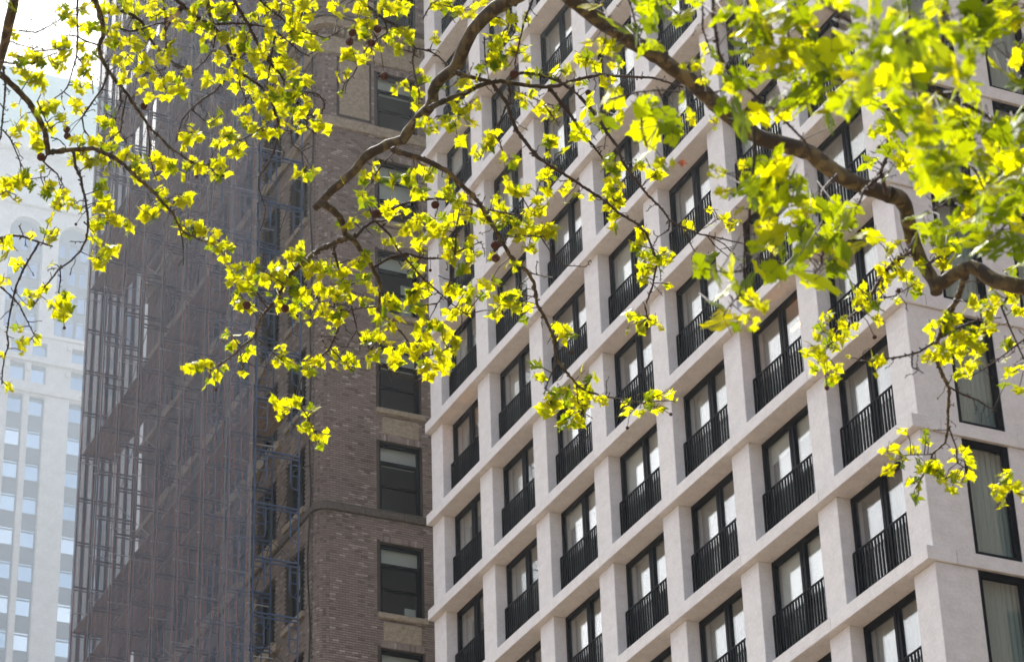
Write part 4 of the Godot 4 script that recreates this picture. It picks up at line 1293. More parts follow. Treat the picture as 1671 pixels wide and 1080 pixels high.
# Sprays of young leaves: place, spread across and down, how many leaves, and their width.
const SPRAYS := [
	16,12,10,10,2,26, 22,57,12,5,4,22, 100,15,12,12,4,24, 116,34,8,8,3,22, 88,40,4,4,1,16, 136,42,6,6,1,20, 155,42,14,14,4,26, 168,30,6,8,2,22, 130,15,6,10,2,22,
	28,95,14,10,4,28, 58,98,16,12,5,30, 85,105,14,12,4,28, 103,80,14,16,6,26, 88,72,5,5,1,18, 48,132,14,12,4,34, 70,140,10,8,3,24, 40,118,10,8,3,24, 28,113,8,6,2,22, 28,172,6,6,1,22,
	133,112,12,10,4,24, 136,77,7,5,2,22, 140,95,8,5,2,24, 155,90,6,6,2,22, 130,145,12,8,4,24, 120,165,12,8,3,26, 128,180,10,8,3,26,
	78,172,14,14,6,28, 98,188,10,8,2,24, 105,200,6,6,1,20, 64,185,6,6,2,20, 58,215,10,10,3,26, 66,235,12,10,4,28, 85,208,10,10,3,26, 34,195,8,10,3,24, 30,215,16,10,4,28, 14,200,6,6,1,20, 24,235,6,6,1,18,
	190,15,22,12,8,24, 205,5,12,6,3,26, 215,40,8,6,2,22, 240,8,14,8,4,24, 258,5,8,6,2,24, 185,50,14,8,5,24, 180,65,12,10,5,24, 212,72,16,10,6,26, 232,52,14,12,5,24, 210,95,10,8,3,24, 190,92,8,8,2,22, 200,105,6,6,1,18, 205,120,10,8,3,22, 190,120,5,5,1,16, 200,133,10,6,3,20, 235,125,16,14,7,24, 238,95,10,10,2,28, 260,97,10,10,2,30, 278,78,12,14,5,22, 290,38,12,10,5,22, 250,80,5,5,1,18, 235,150,14,14,4,18,
	176,190,14,16,6,24, 165,198,6,8,2,20, 125,235,12,8,4,24, 165,235,16,8,5,24, 185,222,12,6,3,22, 115,262,10,8,3,22, 135,255,14,10,5,24, 160,262,12,10,5,24, 180,245,10,10,3,22, 205,255,16,10,5,28, 222,265,10,10,3,28, 235,262,6,6,1,22, 262,263,14,10,4,28, 275,275,12,14,4,26, 172,280,8,8,2,22, 190,275,8,8,2,22, 225,285,12,12,5,26, 260,288,6,6,1,18,
	64,279,6,5,1,20, 25,295,16,10,5,26, 45,295,12,10,4,26, 270,130,8,6,2,22, 268,150,14,14,5,24, 290,145,12,14,5,24,
	320,25,10,12,4,26, 322,42,14,12,6,24, 340,45,10,10,3,26, 365,20,14,18,6,30, 335,72,10,10,4,24, 365,60,16,14,7,26, 402,62,10,12,4,32, 385,75,12,10,4,28, 360,90,10,10,3,22, 408,30,10,8,3,22, 420,28,6,8,2,20, 435,25,10,14,4,26, 437,55,10,8,2,26, 448,8,10,8,3,26, 465,12,14,14,5,26, 498,18,14,16,7,30, 480,38,10,14,4,28, 472,55,10,12,4,26, 493,55,14,14,6,28, 508,68,10,10,3,26, 518,82,8,10,2,24, 525,66,6,4,1,18, 460,75,12,10,4,28, 466,98,14,12,3,34, 415,92,10,14,5,26, 433,85,8,8,2,24, 432,118,12,8,4,26, 450,127,10,10,3,28, 475,125,10,8,2,26, 492,138,16,10,5,28, 365,132,12,12,4,24, 385,138,8,8,2,24, 370,118,8,6,2,20, 408,137,10,10,3,24, 415,155,10,8,3,20, 425,165,10,12,4,26, 445,152,14,14,6,26, 465,165,12,12,4,26, 485,182,12,12,4,28, 490,195,8,8,2,24, 460,180,12,8,4,24, 470,203,10,6,2,24, 400,178,10,8,2,28, 400,198,10,12,3,28, 432,192,14,12,5,24, 430,217,12,10,4,28, 450,218,6,10,2,22, 412,205,8,8,2,22, 488,209,8,6,2,22, 512,195,12,12,4,24, 527,205,10,12,4,24, 383,187,4,4,1,18,
	335,132,8,10,3,24, 348,195,14,10,6,22, 362,188,8,8,2,24, 312,220,14,14,8,22, 300,225,8,8,2,22, 300,245,6,8,2,20, 365,225,16,10,6,26, 385,232,14,10,5,24, 355,240,10,6,3,22, 355,265,12,12,6,24, 385,252,10,8,4,22, 315,268,14,8,7,20, 330,277,10,6,4,20, 350,287,10,8,3,24, 366,281,8,8,2,24, 283,85,8,8,2,22, 283,140,8,16,4,22, 303,118,8,10,3,22,
	495,285,14,8,4,24, 512,284,8,4,2,26, 28,298,22,14,8,26, 10,310,10,8,3,24, 22,328,6,5,1,20, 77,303,12,8,4,24, 70,322,8,8,2,22, 100,322,12,10,5,24, 88,340,12,10,4,26, 120,335,14,8,5,24, 78,360,10,8,2,26, 52,385,8,6,1,20, 83,382,14,10,6,22, 6,405,12,14,3,28, 25,433,10,8,4,20, 5,455,8,8,2,24, 85,432,8,4,1,18, 155,393,12,6,2,24, 165,310,12,14,5,24, 155,340,12,10,4,26, 160,363,12,14,5,26, 178,330,10,8,3,24, 185,358,12,8,4,26, 205,372,10,8,3,24, 178,412,14,12,5,28, 158,425,14,12,5,28, 240,350,20,8,7,26, 250,355,8,8,3,24, 237,338,5,5,1,18, 228,290,10,8,3,26, 265,310,10,8,3,24, 272,330,10,8,3,26, 255,333,8,8,2,22, 295,325,8,8,2,26, 288,368,8,8,3,22,
	45,487,10,12,6,18, 62,480,10,8,3,20, 72,472,5,5,2,16, 74,490,6,5,1,16, 88,507,10,10,5,20, 108,495,14,14,4,32, 100,515,14,8,5,24, 112,510,10,8,2,26, 32,538,8,5,2,20, 33,558,10,8,3,22, 60,555,6,8,2,18, 35,575,6,6,2,16, 13,632,12,6,3,22, 0,585,5,8,1,18, 52,498,6,8,3,16,
	298,323,10,8,3,26, 303,335,8,10,2,24, 315,375,18,12,9,24, 345,382,10,8,3,24, 325,370,8,8,2,24, 342,400,10,8,4,20, 358,405,8,8,3,22, 375,400,12,8,3,26, 366,422,10,8,2,24,
	385,445,14,14,7,26, 410,435,12,10,5,26, 385,465,14,12,6,26, 405,462,14,14,6,26, 395,490,14,12,5,28, 412,480,8,10,3,22, 400,505,8,6,2,24, 450,442,16,10,6,28, 440,460,12,8,4,26, 470,425,12,10,4,26, 490,412,12,10,5,26, 465,460,14,12,6,26, 448,480,10,10,2,24, 475,475,10,12,4,24, 460,490,8,8,2,22, 448,505,12,10,2,30, 482,497,12,10,2,28, 505,440,14,12,6,26, 525,445,14,12,6,26, 520,430,8,8,3,22, 500,425,10,8,3,22, 545,440,10,10,4,24, 530,475,16,10,5,26, 500,480,10,8,3,24, 503,497,8,8,2,22, 520,497,10,8,3,22, 548,485,10,10,3,24, 490,515,10,8,3,20, 502,523,6,6,2,18, 525,515,12,8,5,22, 545,525,10,10,2,26, 555,510,10,8,3,22, 537,540,6,8,2,18,
	375,547,12,8,4,18, 380,562,10,8,4,20, 405,552,6,6,1,18, 403,573,10,12,3,24, 318,602,12,10,6,22, 330,590,10,10,2,26, 345,595,6,4,2,18, 350,612,8,8,2,22, 340,625,8,8,2,22, 305,605,10,8,3,20, 365,605,4,10,2,16, 393,608,8,8,3,16, 455,570,8,6,3,20, 460,583,10,6,3,20, 452,592,8,6,3,16, 478,595,12,8,5,20, 510,592,16,10,6,24, 505,605,10,8,3,24, 540,575,10,10,4,22, 545,595,8,6,2,20, 565,590,8,8,3,20, 575,597,8,6,2,20,
	453,655,12,8,2,26, 478,660,12,10,5,22, 458,675,6,8,2,22, 466,675,5,8,1,20, 507,675,10,10,3,20, 498,690,8,6,2,20, 497,703,12,10,4,22, 518,710,10,6,2,20, 535,712,8,8,1,26, 520,728,10,8,2,24, 513,718,6,8,1,22,
	548,12,10,8,3,24, 553,30,8,8,2,24, 562,10,6,8,1,20, 590,22,12,16,5,26, 575,45,10,8,4,24, 600,50,14,12,6,26, 595,65,8,8,2,22, 625,10,14,10,4,28, 645,12,14,10,3,32, 660,52,14,10,5,28, 648,82,12,8,4,26, 672,65,6,10,2,24, 640,65,8,6,2,22, 575,90,14,10,6,26, 597,95,10,8,3,24, 615,82,6,6,2,20, 560,122,10,8,3,20, 553,137,6,5,1,18, 558,155,5,6,2,16, 707,65,8,10,5,16, 715,15,14,8,5,24, 735,10,12,8,4,24, 750,22,14,8,5,24, 770,20,8,10,3,24, 783,10,8,8,2,24,
	647,143,10,10,6,12, 662,143,5,8,3,14, 687,122,10,10,4,20, 680,150,8,10,4,18, 697,135,5,5,1,16, 680,175,8,10,4,16, 724,148,8,10,1,32, 757,145,8,10,1,36, 775,135,8,8,1,20, 745,170,10,10,3,24, 760,175,14,8,5,22, 780,172,8,10,3,22, 700,205,16,12,8,22, 725,200,10,8,5,20, 742,208,10,10,4,20, 765,205,8,8,1,34, 745,228,10,8,1,34, 750,190,14,8,5,22, 800,222,14,12,5,24, 775,250,10,10,3,24, 795,245,10,8,3,22, 600,290,14,12,4,28, 610,275,8,8,2,24, 640,297,4,4,1,46, 695,285,16,8,5,22, 720,290,8,5,1,22,
	815,30,14,8,3,28, 835,28,10,8,2,26, 800,65,12,10,4,26, 820,62,10,8,3,26, 825,85,14,10,5,30, 795,105,14,14,6,30, 815,105,12,10,5,30, 848,85,12,8,3,26, 858,25,8,8,3,18, 838,55,12,10,3,24, 855,75,8,4,1,24, 860,90,6,8,1,24,
	560,295,6,6,1,22, 598,330,6,6,1,48, 632,342,6,6,1,46, 590,320,8,6,2,24, 600,345,8,8,2,24, 562,370,10,10,4,22, 575,365,8,8,3,22, 613,375,8,6,2,20, 700,290,8,6,2,22, 665,290,14,10,6,24, 685,315,14,10,7,22, 735,313,10,10,3,28, 655,345,10,6,2,24, 665,375,12,10,3,30, 680,360,12,10,5,26, 710,360,14,8,3,26, 710,380,12,10,6,24, 690,395,14,12,4,26, 680,365,8,8,3,22, 630,395,12,8,3,24, 650,400,8,5,2,18, 735,365,14,12,5,28, 755,345,12,8,4,24, 745,330,10,8,4,22, 725,320,10,8,4,20, 765,355,8,8,3,22, 725,397,14,10,3,28, 740,410,16,12,6,26, 765,395,12,8,3,26, 770,415,10,8,3,24, 755,440,10,8,2,30, 735,425,8,8,2,24, 672,430,10,8,5,20, 685,440,10,8,3,22, 690,410,8,8,2,22, 665,445,8,6,2,20,
	585,430,12,10,4,26, 565,445,12,8,2,28, 545,450,8,8,3,22, 595,420,8,8,3,22, 560,465,14,8,5,24, 590,460,14,10,5,24, 610,475,8,6,2,22, 590,492,10,8,2,24, 605,505,6,6,2,20, 560,490,14,10,4,24, 545,480,10,10,4,24, 548,520,10,10,3,24,
	640,495,16,12,7,28, 665,488,14,14,5,30, 655,515,10,8,3,24, 625,520,14,10,5,24, 635,535,10,10,3,26, 690,475,12,10,5,24, 680,505,12,10,4,24, 700,470,8,8,3,20, 740,470,14,10,6,24, 760,480,16,12,5,28, 755,500,12,10,3,26, 735,510,14,10,5,22, 700,525,14,10,6,24, 720,540,12,12,6,24, 690,545,12,10,4,26, 705,565,14,10,6,24, 740,555,12,8,3,26, 735,570,14,8,4,24, 720,585,14,10,5,24, 690,600,14,10,5,26, 700,615,10,8,3,26, 725,600,12,10,4,24, 610,545,16,10,6,26, 595,560,12,8,4,24, 625,560,10,10,3,28, 645,570,14,10,3,26, 600,585,12,12,2,36, 640,595,12,10,2,34, 680,570,10,8,3,22, 675,580,8,8,2,24, 570,590,10,8,3,22,
	825,300,4,5,1,18, 805,325,8,6,2,22, 790,355,14,12,5,28, 815,345,16,10,6,26, 840,315,12,10,4,24, 860,310,10,10,4,24, 885,330,12,8,5,24, 895,310,12,12,4,24, 925,310,10,8,2,26, 925,325,10,8,1,26, 945,318,8,5,2,18, 965,323,4,4,1,20, 870,345,16,10,6,26, 850,365,16,14,6,26, 885,375,16,14,4,32, 900,375,10,12,3,30, 860,385,14,10,5,26, 840,390,14,10,5,24, 865,405,12,8,5,22, 825,365,12,12,4,26, 800,415,10,8,2,24, 835,435,10,12,2,26, 800,460,14,10,4,26, 790,480,10,8,2,24, 845,478,10,8,2,26, 820,490,14,10,5,26, 810,510,14,10,4,26, 840,500,16,10,5,26, 858,515,12,12,2,28,
	1000,285,10,14,6,22, 1000,310,12,14,6,24, 1010,330,12,14,6,24, 995,350,10,12,4,24, 1002,373,8,6,2,24, 1015,295,8,8,2,22, 1075,285,14,10,3,28, 1053,378,10,10,2,26, 1045,405,12,10,5,24, 1062,420,14,12,6,24, 1085,415,10,14,5,22, 1055,440,14,10,5,26, 1075,430,8,10,3,22, 1050,455,10,10,4,24, 1092,465,8,5,2,22, 1025,520,12,10,2,26, 1045,518,10,8,2,24, 1040,538,10,10,3,24, 1070,530,10,8,2,24, 1023,538,6,6,1,20, 1118,370,10,6,2,22,
	907,528,8,6,1,26, 915,550,14,10,3,28, 930,545,12,10,2,32, 880,597,10,10,2,28, 878,620,10,8,2,24, 885,612,8,8,2,20, 920,645,14,8,2,32, 895,665,16,12,5,28, 915,660,14,10,4,26, 940,650,14,12,4,26, 960,640,10,10,3,26, 955,660,12,10,5,24, 940,675,14,10,3,26, 920,690,10,10,2,38, 945,690,10,8,1,34, 955,685,6,6,1,22, 965,618,8,6,1,32, 955,605,8,5,1,24, 950,630,8,6,2,26, 980,650,8,12,3,22, 1015,660,12,10,4,24, 1030,672,12,10,2,26, 1060,652,10,10,4,22, 1082,645,12,10,4,24, 1070,668,10,8,3,22, 1045,668,8,6,2,22, 1100,655,6,4,1,18,
	965,72,12,6,2,26, 985,75,14,12,6,24, 1002,82,12,10,3,28, 1010,105,10,8,3,24, 955,97,14,8,4,26, 970,108,10,10,4,22, 915,115,14,8,5,24, 905,125,8,6,2,22, 935,117,8,6,2,20, 988,132,10,8,2,30, 962,135,8,5,1,24, 938,137,8,6,2,20, 878,120,10,6,2,26, 865,130,8,8,2,22, 865,155,10,6,2,20, 852,165,10,10,2,24, 885,175,14,8,4,24, 905,180,12,10,4,22, 895,195,10,10,3,24, 795,235,12,12,5,24, 832,262,12,10,5,22, 895,235,12,14,3,28, 893,255,6,6,1,18, 922,246,8,6,1,26, 890,277,10,8,3,22, 900,292,8,6,2,22, 880,295,8,5,1,20, 822,290,4,3,1,14,
	990,262,10,10,4,24, 1005,275,14,8,4,24, 1130,105,20,10,10,18, 1150,125,12,12,6,18, 1155,80,10,8,2,26, 1180,120,10,10,2,28, 1125,195,14,12,6,20, 1165,200,6,10,5,16, 1045,270,14,8,4,24, 1085,268,14,10,5,24, 1070,290,12,8,3,26, 1165,280,8,10,3,24, 1185,285,10,8,3,24, 1208,272,8,6,1,30, 1185,315,12,8,4,22, 1200,340,8,8,1,22, 1165,345,8,8,2,18, 1163,365,8,6,1,20, 1190,362,14,8,4,22,
	1225,490,14,12,5,26, 1240,500,14,12,4,26, 1225,525,12,12,4,26, 1405,475,12,8,3,24, 1395,490,16,8,5,26, 1410,500,10,10,4,24, 1430,495,12,12,3,26, 1435,475,12,10,3,28, 1445,440,14,12,4,28, 1455,460,10,8,3,24, 1450,412,12,8,3,26, 1470,440,14,10,5,26, 1460,490,8,6,2,22, 1355,520,14,8,4,24, 1385,530,12,10,3,28, 1375,550,14,10,5,26, 1345,545,16,12,6,26, 1330,570,16,14,6,26, 1335,595,14,14,6,26, 1355,570,14,10,4,26, 1350,615,14,10,5,24, 1365,605,10,10,3,24, 1430,525,8,8,1,30, 1433,585,10,12,3,24, 1432,605,8,12,2,20, 1388,585,6,4,1,18, 1420,595,5,5,1,16,
	1490,470,14,12,5,26, 1480,455,14,8,4,26, 1500,435,14,10,4,26, 1520,390,14,12,4,30, 1545,420,14,12,5,28, 1540,435,10,8,3,24, 1470,400,10,8,2,24, 1525,545,14,14,3,30, 1545,535,12,10,4,26, 1560,515,14,10,4,28, 1580,500,14,8,4,28, 1600,495,16,10,5,28, 1615,510,14,10,4,28, 1570,545,14,10,4,26, 1590,540,14,12,5,26, 1610,535,12,10,4,26, 1595,560,16,12,6,26, 1575,570,14,12,5,26, 1560,560,12,10,4,26, 1545,575,14,12,4,28, 1575,600,14,12,3,34, 1590,590,12,12,3,30, 1555,615,10,8,2,24, 1520,585,16,12,4,28, 1640,490,16,10,4,28, 1660,490,12,12,3,28, 1640,560,12,10,3,28, 1640,585,8,6,1,24, 1655,510,14,10,4,28, 1643,630,8,8,1,34, 1650,612,10,10,2,24, 1664,632,8,8,1,30, 1660,600,10,10,2,26, 1635,470,14,10,4,28,
	1450,740,14,10,3,28, 1450,770,8,8,1,32, 1470,752,10,8,2,26, 1490,735,12,8,3,26, 1513,722,8,6,2,24, 1480,705,8,4,1,24, 1510,705,8,4,1,22, 1515,762,16,12,6,28, 1530,770,16,14,6,28, 1545,785,14,10,4,26, 1560,780,12,10,3,26, 1550,800,10,8,2,24, 1495,790,14,8,3,28, 1498,815,8,8,1,32, 1560,745,12,8,2,26, 1575,735,12,6,1,28, 1573,750,8,8,1,26, 1585,770,6,10,1,22, 1570,790,8,8,1,24, 1645,775,12,8,3,26, 1640,795,14,10,4,28, 1640,815,12,10,3,28, 1622,800,6,6,1,20, 1667,810,12,10,2,28, 1660,795,8,8,2,26,
	1318,50,12,8,6,18, 1465,28,14,12,8,20, 1428,210,10,12,5,22, 1190,370,8,6,2,18,
	300,290,8,8,2,22, 330,5,10,8,3,24, 352,15,8,8,2,24, 385,100,10,8,3,22, 400,120,10,8,3,22, 440,70,10,8,3,22, 478,150,10,10,3,22, 505,165,8,8,2,22, 350,60,10,8,3,22, 425,105,10,8,2,22, 455,105,10,8,2,24, 148,12,8,8,2,22, 220,15,10,8,3,22, 255,28,10,8,3,22, 275,20,8,6,2,20, 265,60,8,8,2,20, 225,90,10,8,2,20, 150,128,8,8,2,20, 148,270,10,8,3,22,
]

# Large leaves nearer the eye: place and width.
const LARGE := [
	960,170,48, 988,160,46, 1005,166,40, 985,205,42, 975,196,38, 940,222,40, 1010,190,40, 1044,212,74, 1056,248,46, 1062,182,40, 1050,178,38, 990,32,44, 958,8,38, 975,14,36, 1033,47,44, 1040,62,36, 1058,17,40, 1066,30,36, 1046,83,44, 1066,78,42, 1060,45,40,
	1048,12,40, 1080,22,40, 1110,35,38, 1125,20,42, 1135,5,40, 1095,5,38, 1195,10,44, 1210,25,44, 1215,45,50, 1240,40,62, 1230,58,50, 1250,20,48, 1270,15,44, 1280,50,52, 1300,20,46, 1310,30,44, 1275,90,46, 1245,85,48, 1205,70,50, 1240,105,46, 1190,145,56, 1110,160,32, 1170,90,32, 1180,175,42, 1215,197,58, 1232,188,46, 1265,165,46, 1285,175,42, 1290,115,42, 1270,125,40, 1300,85,52, 1320,100,44, 1315,140,46, 1330,165,52, 1055,170,50, 1085,205,52, 1100,230,50, 1090,190,44,
	1240,285,52, 1265,292,60, 1252,322,56, 1282,326,56, 1266,342,50, 1226,310,40, 1292,305,46, 1218,292,32, 1302,320,38, 1256,268,52, 1280,275,48,
	1247,387,54, 1232,407,36, 1266,406,30, 1236,440,46, 1260,447,50, 1282,440,50, 1292,430,42, 1310,380,50, 1320,402,50, 1303,412,44, 1325,360,52, 1140,440,46, 1156,424,32, 1172,455,52, 1197,460,52, 1186,478,58, 1220,460,32, 1180,518,62, 1166,498,42, 1200,536,32, 1330,458,78, 1362,444,44, 1195,440,44,
	1320,340,42, 1345,350,46, 1370,345,42, 1355,377,46, 1378,370,44, 1388,358,40, 1405,385,46, 1376,412,56, 1358,402,44, 1397,342,38, 1308,412,42, 1390,457,30, 1306,310,42, 1340,398,40,
	1310,15,50, 1340,8,42, 1372,8,36, 1420,18,58, 1440,36,46, 1470,12,40, 1330,85,52, 1356,86,60, 1380,66,56, 1396,60,46, 1400,96,52, 1386,125,52, 1398,137,46, 1410,150,70, 1370,150,54, 1350,116,46, 1310,115,50, 1325,152,62, 1308,158,46, 1355,196,56, 1362,166,38, 1390,180,26, 1450,75,80, 1475,95,72, 1465,62,60, 1446,126,52, 1466,146,62, 1500,90,52, 1520,50,46, 1535,12,42, 1515,15,32, 1585,10,70, 1586,32,60, 1630,10,42, 1626,40,52, 1655,36,60, 1610,46,42, 1570,56,52, 1600,66,50, 1616,62,32, 1535,100,72, 1510,116,52, 1580,105,62, 1560,126,52, 1636,120,66, 1656,100,52, 1590,136,42, 1556,150,46, 1580,156,42, 1500,140,42, 1540,176,44, 1510,180,52, 1480,180,62, 1440,180,44, 1460,200,46, 1450,216,42, 1480,212,52, 1420,270,34, 1545,206,62, 1590,196,52, 1576,220,52, 1600,202,42, 1500,226,56, 1475,266,56, 1500,256,46, 1540,250,72, 1546,276,62, 1590,260,56, 1602,270,46, 1620,240,52, 1640,226,62, 1660,216,72, 1664,250,62, 1640,270,62, 1660,282,72, 1525,290,42, 1450,285,26,
	1512,302,42, 1540,300,56, 1560,316,52, 1576,330,52, 1600,350,60, 1620,330,52, 1650,296,80, 1664,322,52, 1612,308,50, 1588,312,50, 1500,353,48, 1516,376,42, 1496,396,46, 1530,386,46, 1560,370,52, 1586,360,48, 1596,405,42, 1625,410,62, 1650,390,52, 1660,368,46, 1640,350,52, 1664,430,52, 1654,455,38, 1560,402,42, 1480,420,28, 1540,412,34, 1552,430,34, 1610,380,48,
]

# Seed balls on thread stalks: place, half width, length of the stalk above.
const BALLS := [
	234,173,6.2,16, 108,211,5.8,26, 109,222,5.8,36, 66,256,6.6,6, 616,47,6.6,22, 575,53,6.4,32, 570,68,6.4,44, 606,70,6.2,8, 627,124,7.0,46, 839,121,7.2,10, 613,348,7.4,12, 710,334,6.8,10, 808,400,7.2,10, 809,421,6.8,30, 402,498,7.0,14, 465,503,6.6,10,
	123,366,2.4,20, 104,535,2.6,16, 702,441,2.6,20, 932,575,3.2,14, 1024,698,2.8,26, 1095,676,2.8,18, 352,636,2.8,10, 1166,67,3.0,8, 1435,240,3.0,16, 1428,550,3.6,14, 1350,633,4.0,12, 1467,474,3.8,8, 320,289,2.4,6, 364,287,2.4,5, 383,90,3.0,4, 227,76,2.4,6, 960,151,5.0,6, 227,85,2.2,14,
]

var walk := []                               # samples along the branches: [x, y, depth, tree, half width]


func leaf_shape(v: int) -> ArrayMesh:
	var r := RandomNumberGenerator.new()
	r.seed = 300 + v
	# right half of a five-lobed plane leaf, from the petiole to the tip; the base at the origin, about one wide
	var half := [
		Vector2(0.0, 0.0), Vector2(0.10, -0.06), Vector2(0.23, -0.14), Vector2(0.26, -0.03), Vector2(0.42, -0.05), Vector2(0.31, 0.07),
		Vector2(0.38, 0.12), Vector2(0.58, 0.12), Vector2(0.48, 0.22), Vector2(0.78, 0.40), Vector2(0.53, 0.36), Vector2(0.48, 0.50), Vector2(0.35, 0.38),
		Vector2(0.18, 0.39), Vector2(0.26, 0.56), Vector2(0.35, 0.66), Vector2(0.22, 0.68), Vector2(0.22, 0.81), Vector2(0.12, 0.82), Vector2(0.05, 0.94), Vector2(0.0, 1.08)]
	if v >= 8:
		half = [
			Vector2(0.0, 0.0), Vector2(0.12, -0.08), Vector2(0.27, -0.12), Vector2(0.35, -0.03), Vector2(0.51, -0.02), Vector2(0.48, 0.08),
			Vector2(0.57, 0.15), Vector2(0.74, 0.22), Vector2(0.64, 0.30), Vector2(0.72, 0.46), Vector2(0.56, 0.46), Vector2(0.49, 0.55), Vector2(0.40, 0.50),
			Vector2(0.32, 0.53), Vector2(0.33, 0.61), Vector2(0.41, 0.70), Vector2(0.28, 0.73), Vector2(0.26, 0.84), Vector2(0.14, 0.86), Vector2(0.06, 0.97), Vector2(0.0, 1.10)]
	var pts := PackedVector2Array()
	var slim := r.randf_range(0.86, 1.08)
	for s in [1.0, -1.0]:
		var n := half.size()
		for i in n:
			var p: Vector2 = half[i] if s > 0 else half[n - 1 - i]
			if s < 0 and (i == 0 or i == n - 1):
				continue
			var j := Vector2(r.randf_range(-0.022, 0.022), r.randf_range(-0.022, 0.022)) if p.x > 0.01 else Vector2.ZERO
			pts.append(Vector2((p.x * slim + j.x) * s, p.y + j.y) * 0.80)
	var fold := r.randf_range(0.0, 0.22) * (0.6 if v >= 8 else 1.0)
	var bow := r.randf_range(-0.06, 0.24)
	var twist := r.randf_range(-0.18, 0.18)
	var wave := r.randf_range(0.02, 0.06)
	var up := func(p: Vector2) -> Vector3:
		var d := p - Vector2(0, 0.3)
		var z := absf(p.x) * fold - d.length_squared() * bow + p.x * (p.y - 0.3) * twist + wave * sin(p.x * 9.0 + p.y * 7.0 + v)
		return Vector3(p.x, p.y, z)
	var st := start()
	st.set_smooth_group(0)
	# fan about the midrib so that each half bends on its own
	var spine := [Vector2(0, 0.0), Vector2(0, 0.14), Vector2(0, 0.30), Vector2(0, 0.46), Vector2(0, 0.60), Vector2(0, 0.86)]
	var n2 := pts.size()
	for i in n2:
		var a := pts[i]
		var b := pts[(i + 1) % n2]
		var m := (a + b) / 2.0
		var k: Vector2 = spine[1]
		if m.y > 0.10:
			k = spine[2]
		if m.y > 0.30 and absf(m.x) < 0.36:
			k = spine[3]
		if m.y > 0.52:
			k = spine[4]
		var va: Vector3 = up.call(a)
		var vb: Vector3 = up.call(b)
		var vk: Vector3 = up.call(k)
		tri(st, vk, va, vb, Vector3.BACK)
	# slivers that join the spine points
	for i in range(1, 4):
		for s in [1.0, -1.0]:
			var best := 0
			var bd := 9.0
			var mid: Vector2 = (spine[i] + spine[i + 1]) / 2.0
			for q in n2:
				if pts[q].x * s > 0.1:
					var want: float = [0.0, 0.09, 0.30, 0.52][i]
					var e := absf(pts[q].y - want) + absf(absf(pts[q].x) - 0.22) * 0.3
					if e < bd:
						bd = e
						best = q
			var va: Vector3 = up.call(spine[i])
			var vb: Vector3 = up.call(spine[i + 1])
			var vk: Vector3 = up.call(pts[best])
			tri(st, vk, va, vb, Vector3.BACK)
	# the petiole
	rod(st, Vector3(0, -0.34, 0.02), Vector3(0, 0.01, 0.002), 0.014, 4)
	return done(st)


func leaf_material(called: String, face: Color, through: Color) -> StandardMaterial3D:
	var m := flat(called, face, 0.6)
	m.backlight_enabled = true
	m.backlight = through.linear_to_srgb()
	m.metallic_specular = 0.22
	m.cull_mode = BaseMaterial3D.CULL_DISABLED
	return m


func bark_material() -> StandardMaterial3D:
	var m := StandardMaterial3D.new()
	m.resource_name = "plane_bark"
	var n := FastNoiseLite.new()
	n.seed = 41
	n.noise_type = FastNoiseLite.TYPE_CELLULAR
	n.cellular_return_type = FastNoiseLite.RETURN_CELL_VALUE
	n.cellular_jitter = 1.0
	n.fractal_type = FastNoiseLite.FRACTAL_NONE
	n.frequency = 0.022
	n.domain_warp_enabled = true
	n.domain_warp_amplitude = 24.0
	n.domain_warp_frequency = 0.03
	var g := FastNoiseLite.new()
	g.seed = 44
	g.frequency = 0.05
	g.fractal_octaves = 4
	var s := 512
	var im := Image.create(s, s, false, Image.FORMAT_RGB8)
	var ni := n.get_seamless_image(s, s)
	var gi := g.get_seamless_image(s, s)
	var olive := Color(0.036, 0.027, 0.008)
	var brown := Color(0.022, 0.014, 0.006)
	var pale := Color(0.16, 0.125, 0.050)
	for y in s:
		for x in s:
			var c := ni.get_pixel(x, y).r
			var f := gi.get_pixel(x, y).r
			var col := olive.lerp(brown, smoothstep(0.35, 0.65, f))
			if c > 0.74:
				col = pale.lerp(olive, f * 0.5)
			elif c < 0.25:
				col = brown
			col = col * (0.75 + 0.5 * f)
			im.set_pixel(x, y, Color(col.r, col.g, col.b).linear_to_srgb())
	m.albedo_texture = ImageTexture.create_from_image(im)
	m.roughness = 0.8
	m.uv1_triplanar = true
	m.uv1_world_triplanar = true
	m.uv1_scale = Vector3(4.6, 3.0, 4.6)
	return m


func knobby(p: PackedVector3Array, amount: float, step: float) -> PackedVector3Array:
	# the branch drawn finer, with small bends
	var c := Curve3D.new()
	for i in p.size():
		var t := (p[mini(i + 1, p.size() - 1)] - p[maxi(i - 1, 0)]) / 6.0
		c.add_point(p[i], -t, t)
	var out := PackedVector3Array()
	var total := c.get_baked_length()
	var n := maxi(2, int(total / step))
	for i in n + 1:
		var q := c.sample_baked(total * i / n)
		if i > 0 and i < n:
			q += Vector3(rng.randf_range(-1, 1), rng.randf_range(-1, 1), rng.randf_range(-1, 1)) * amount
		out.append(q)
	return out


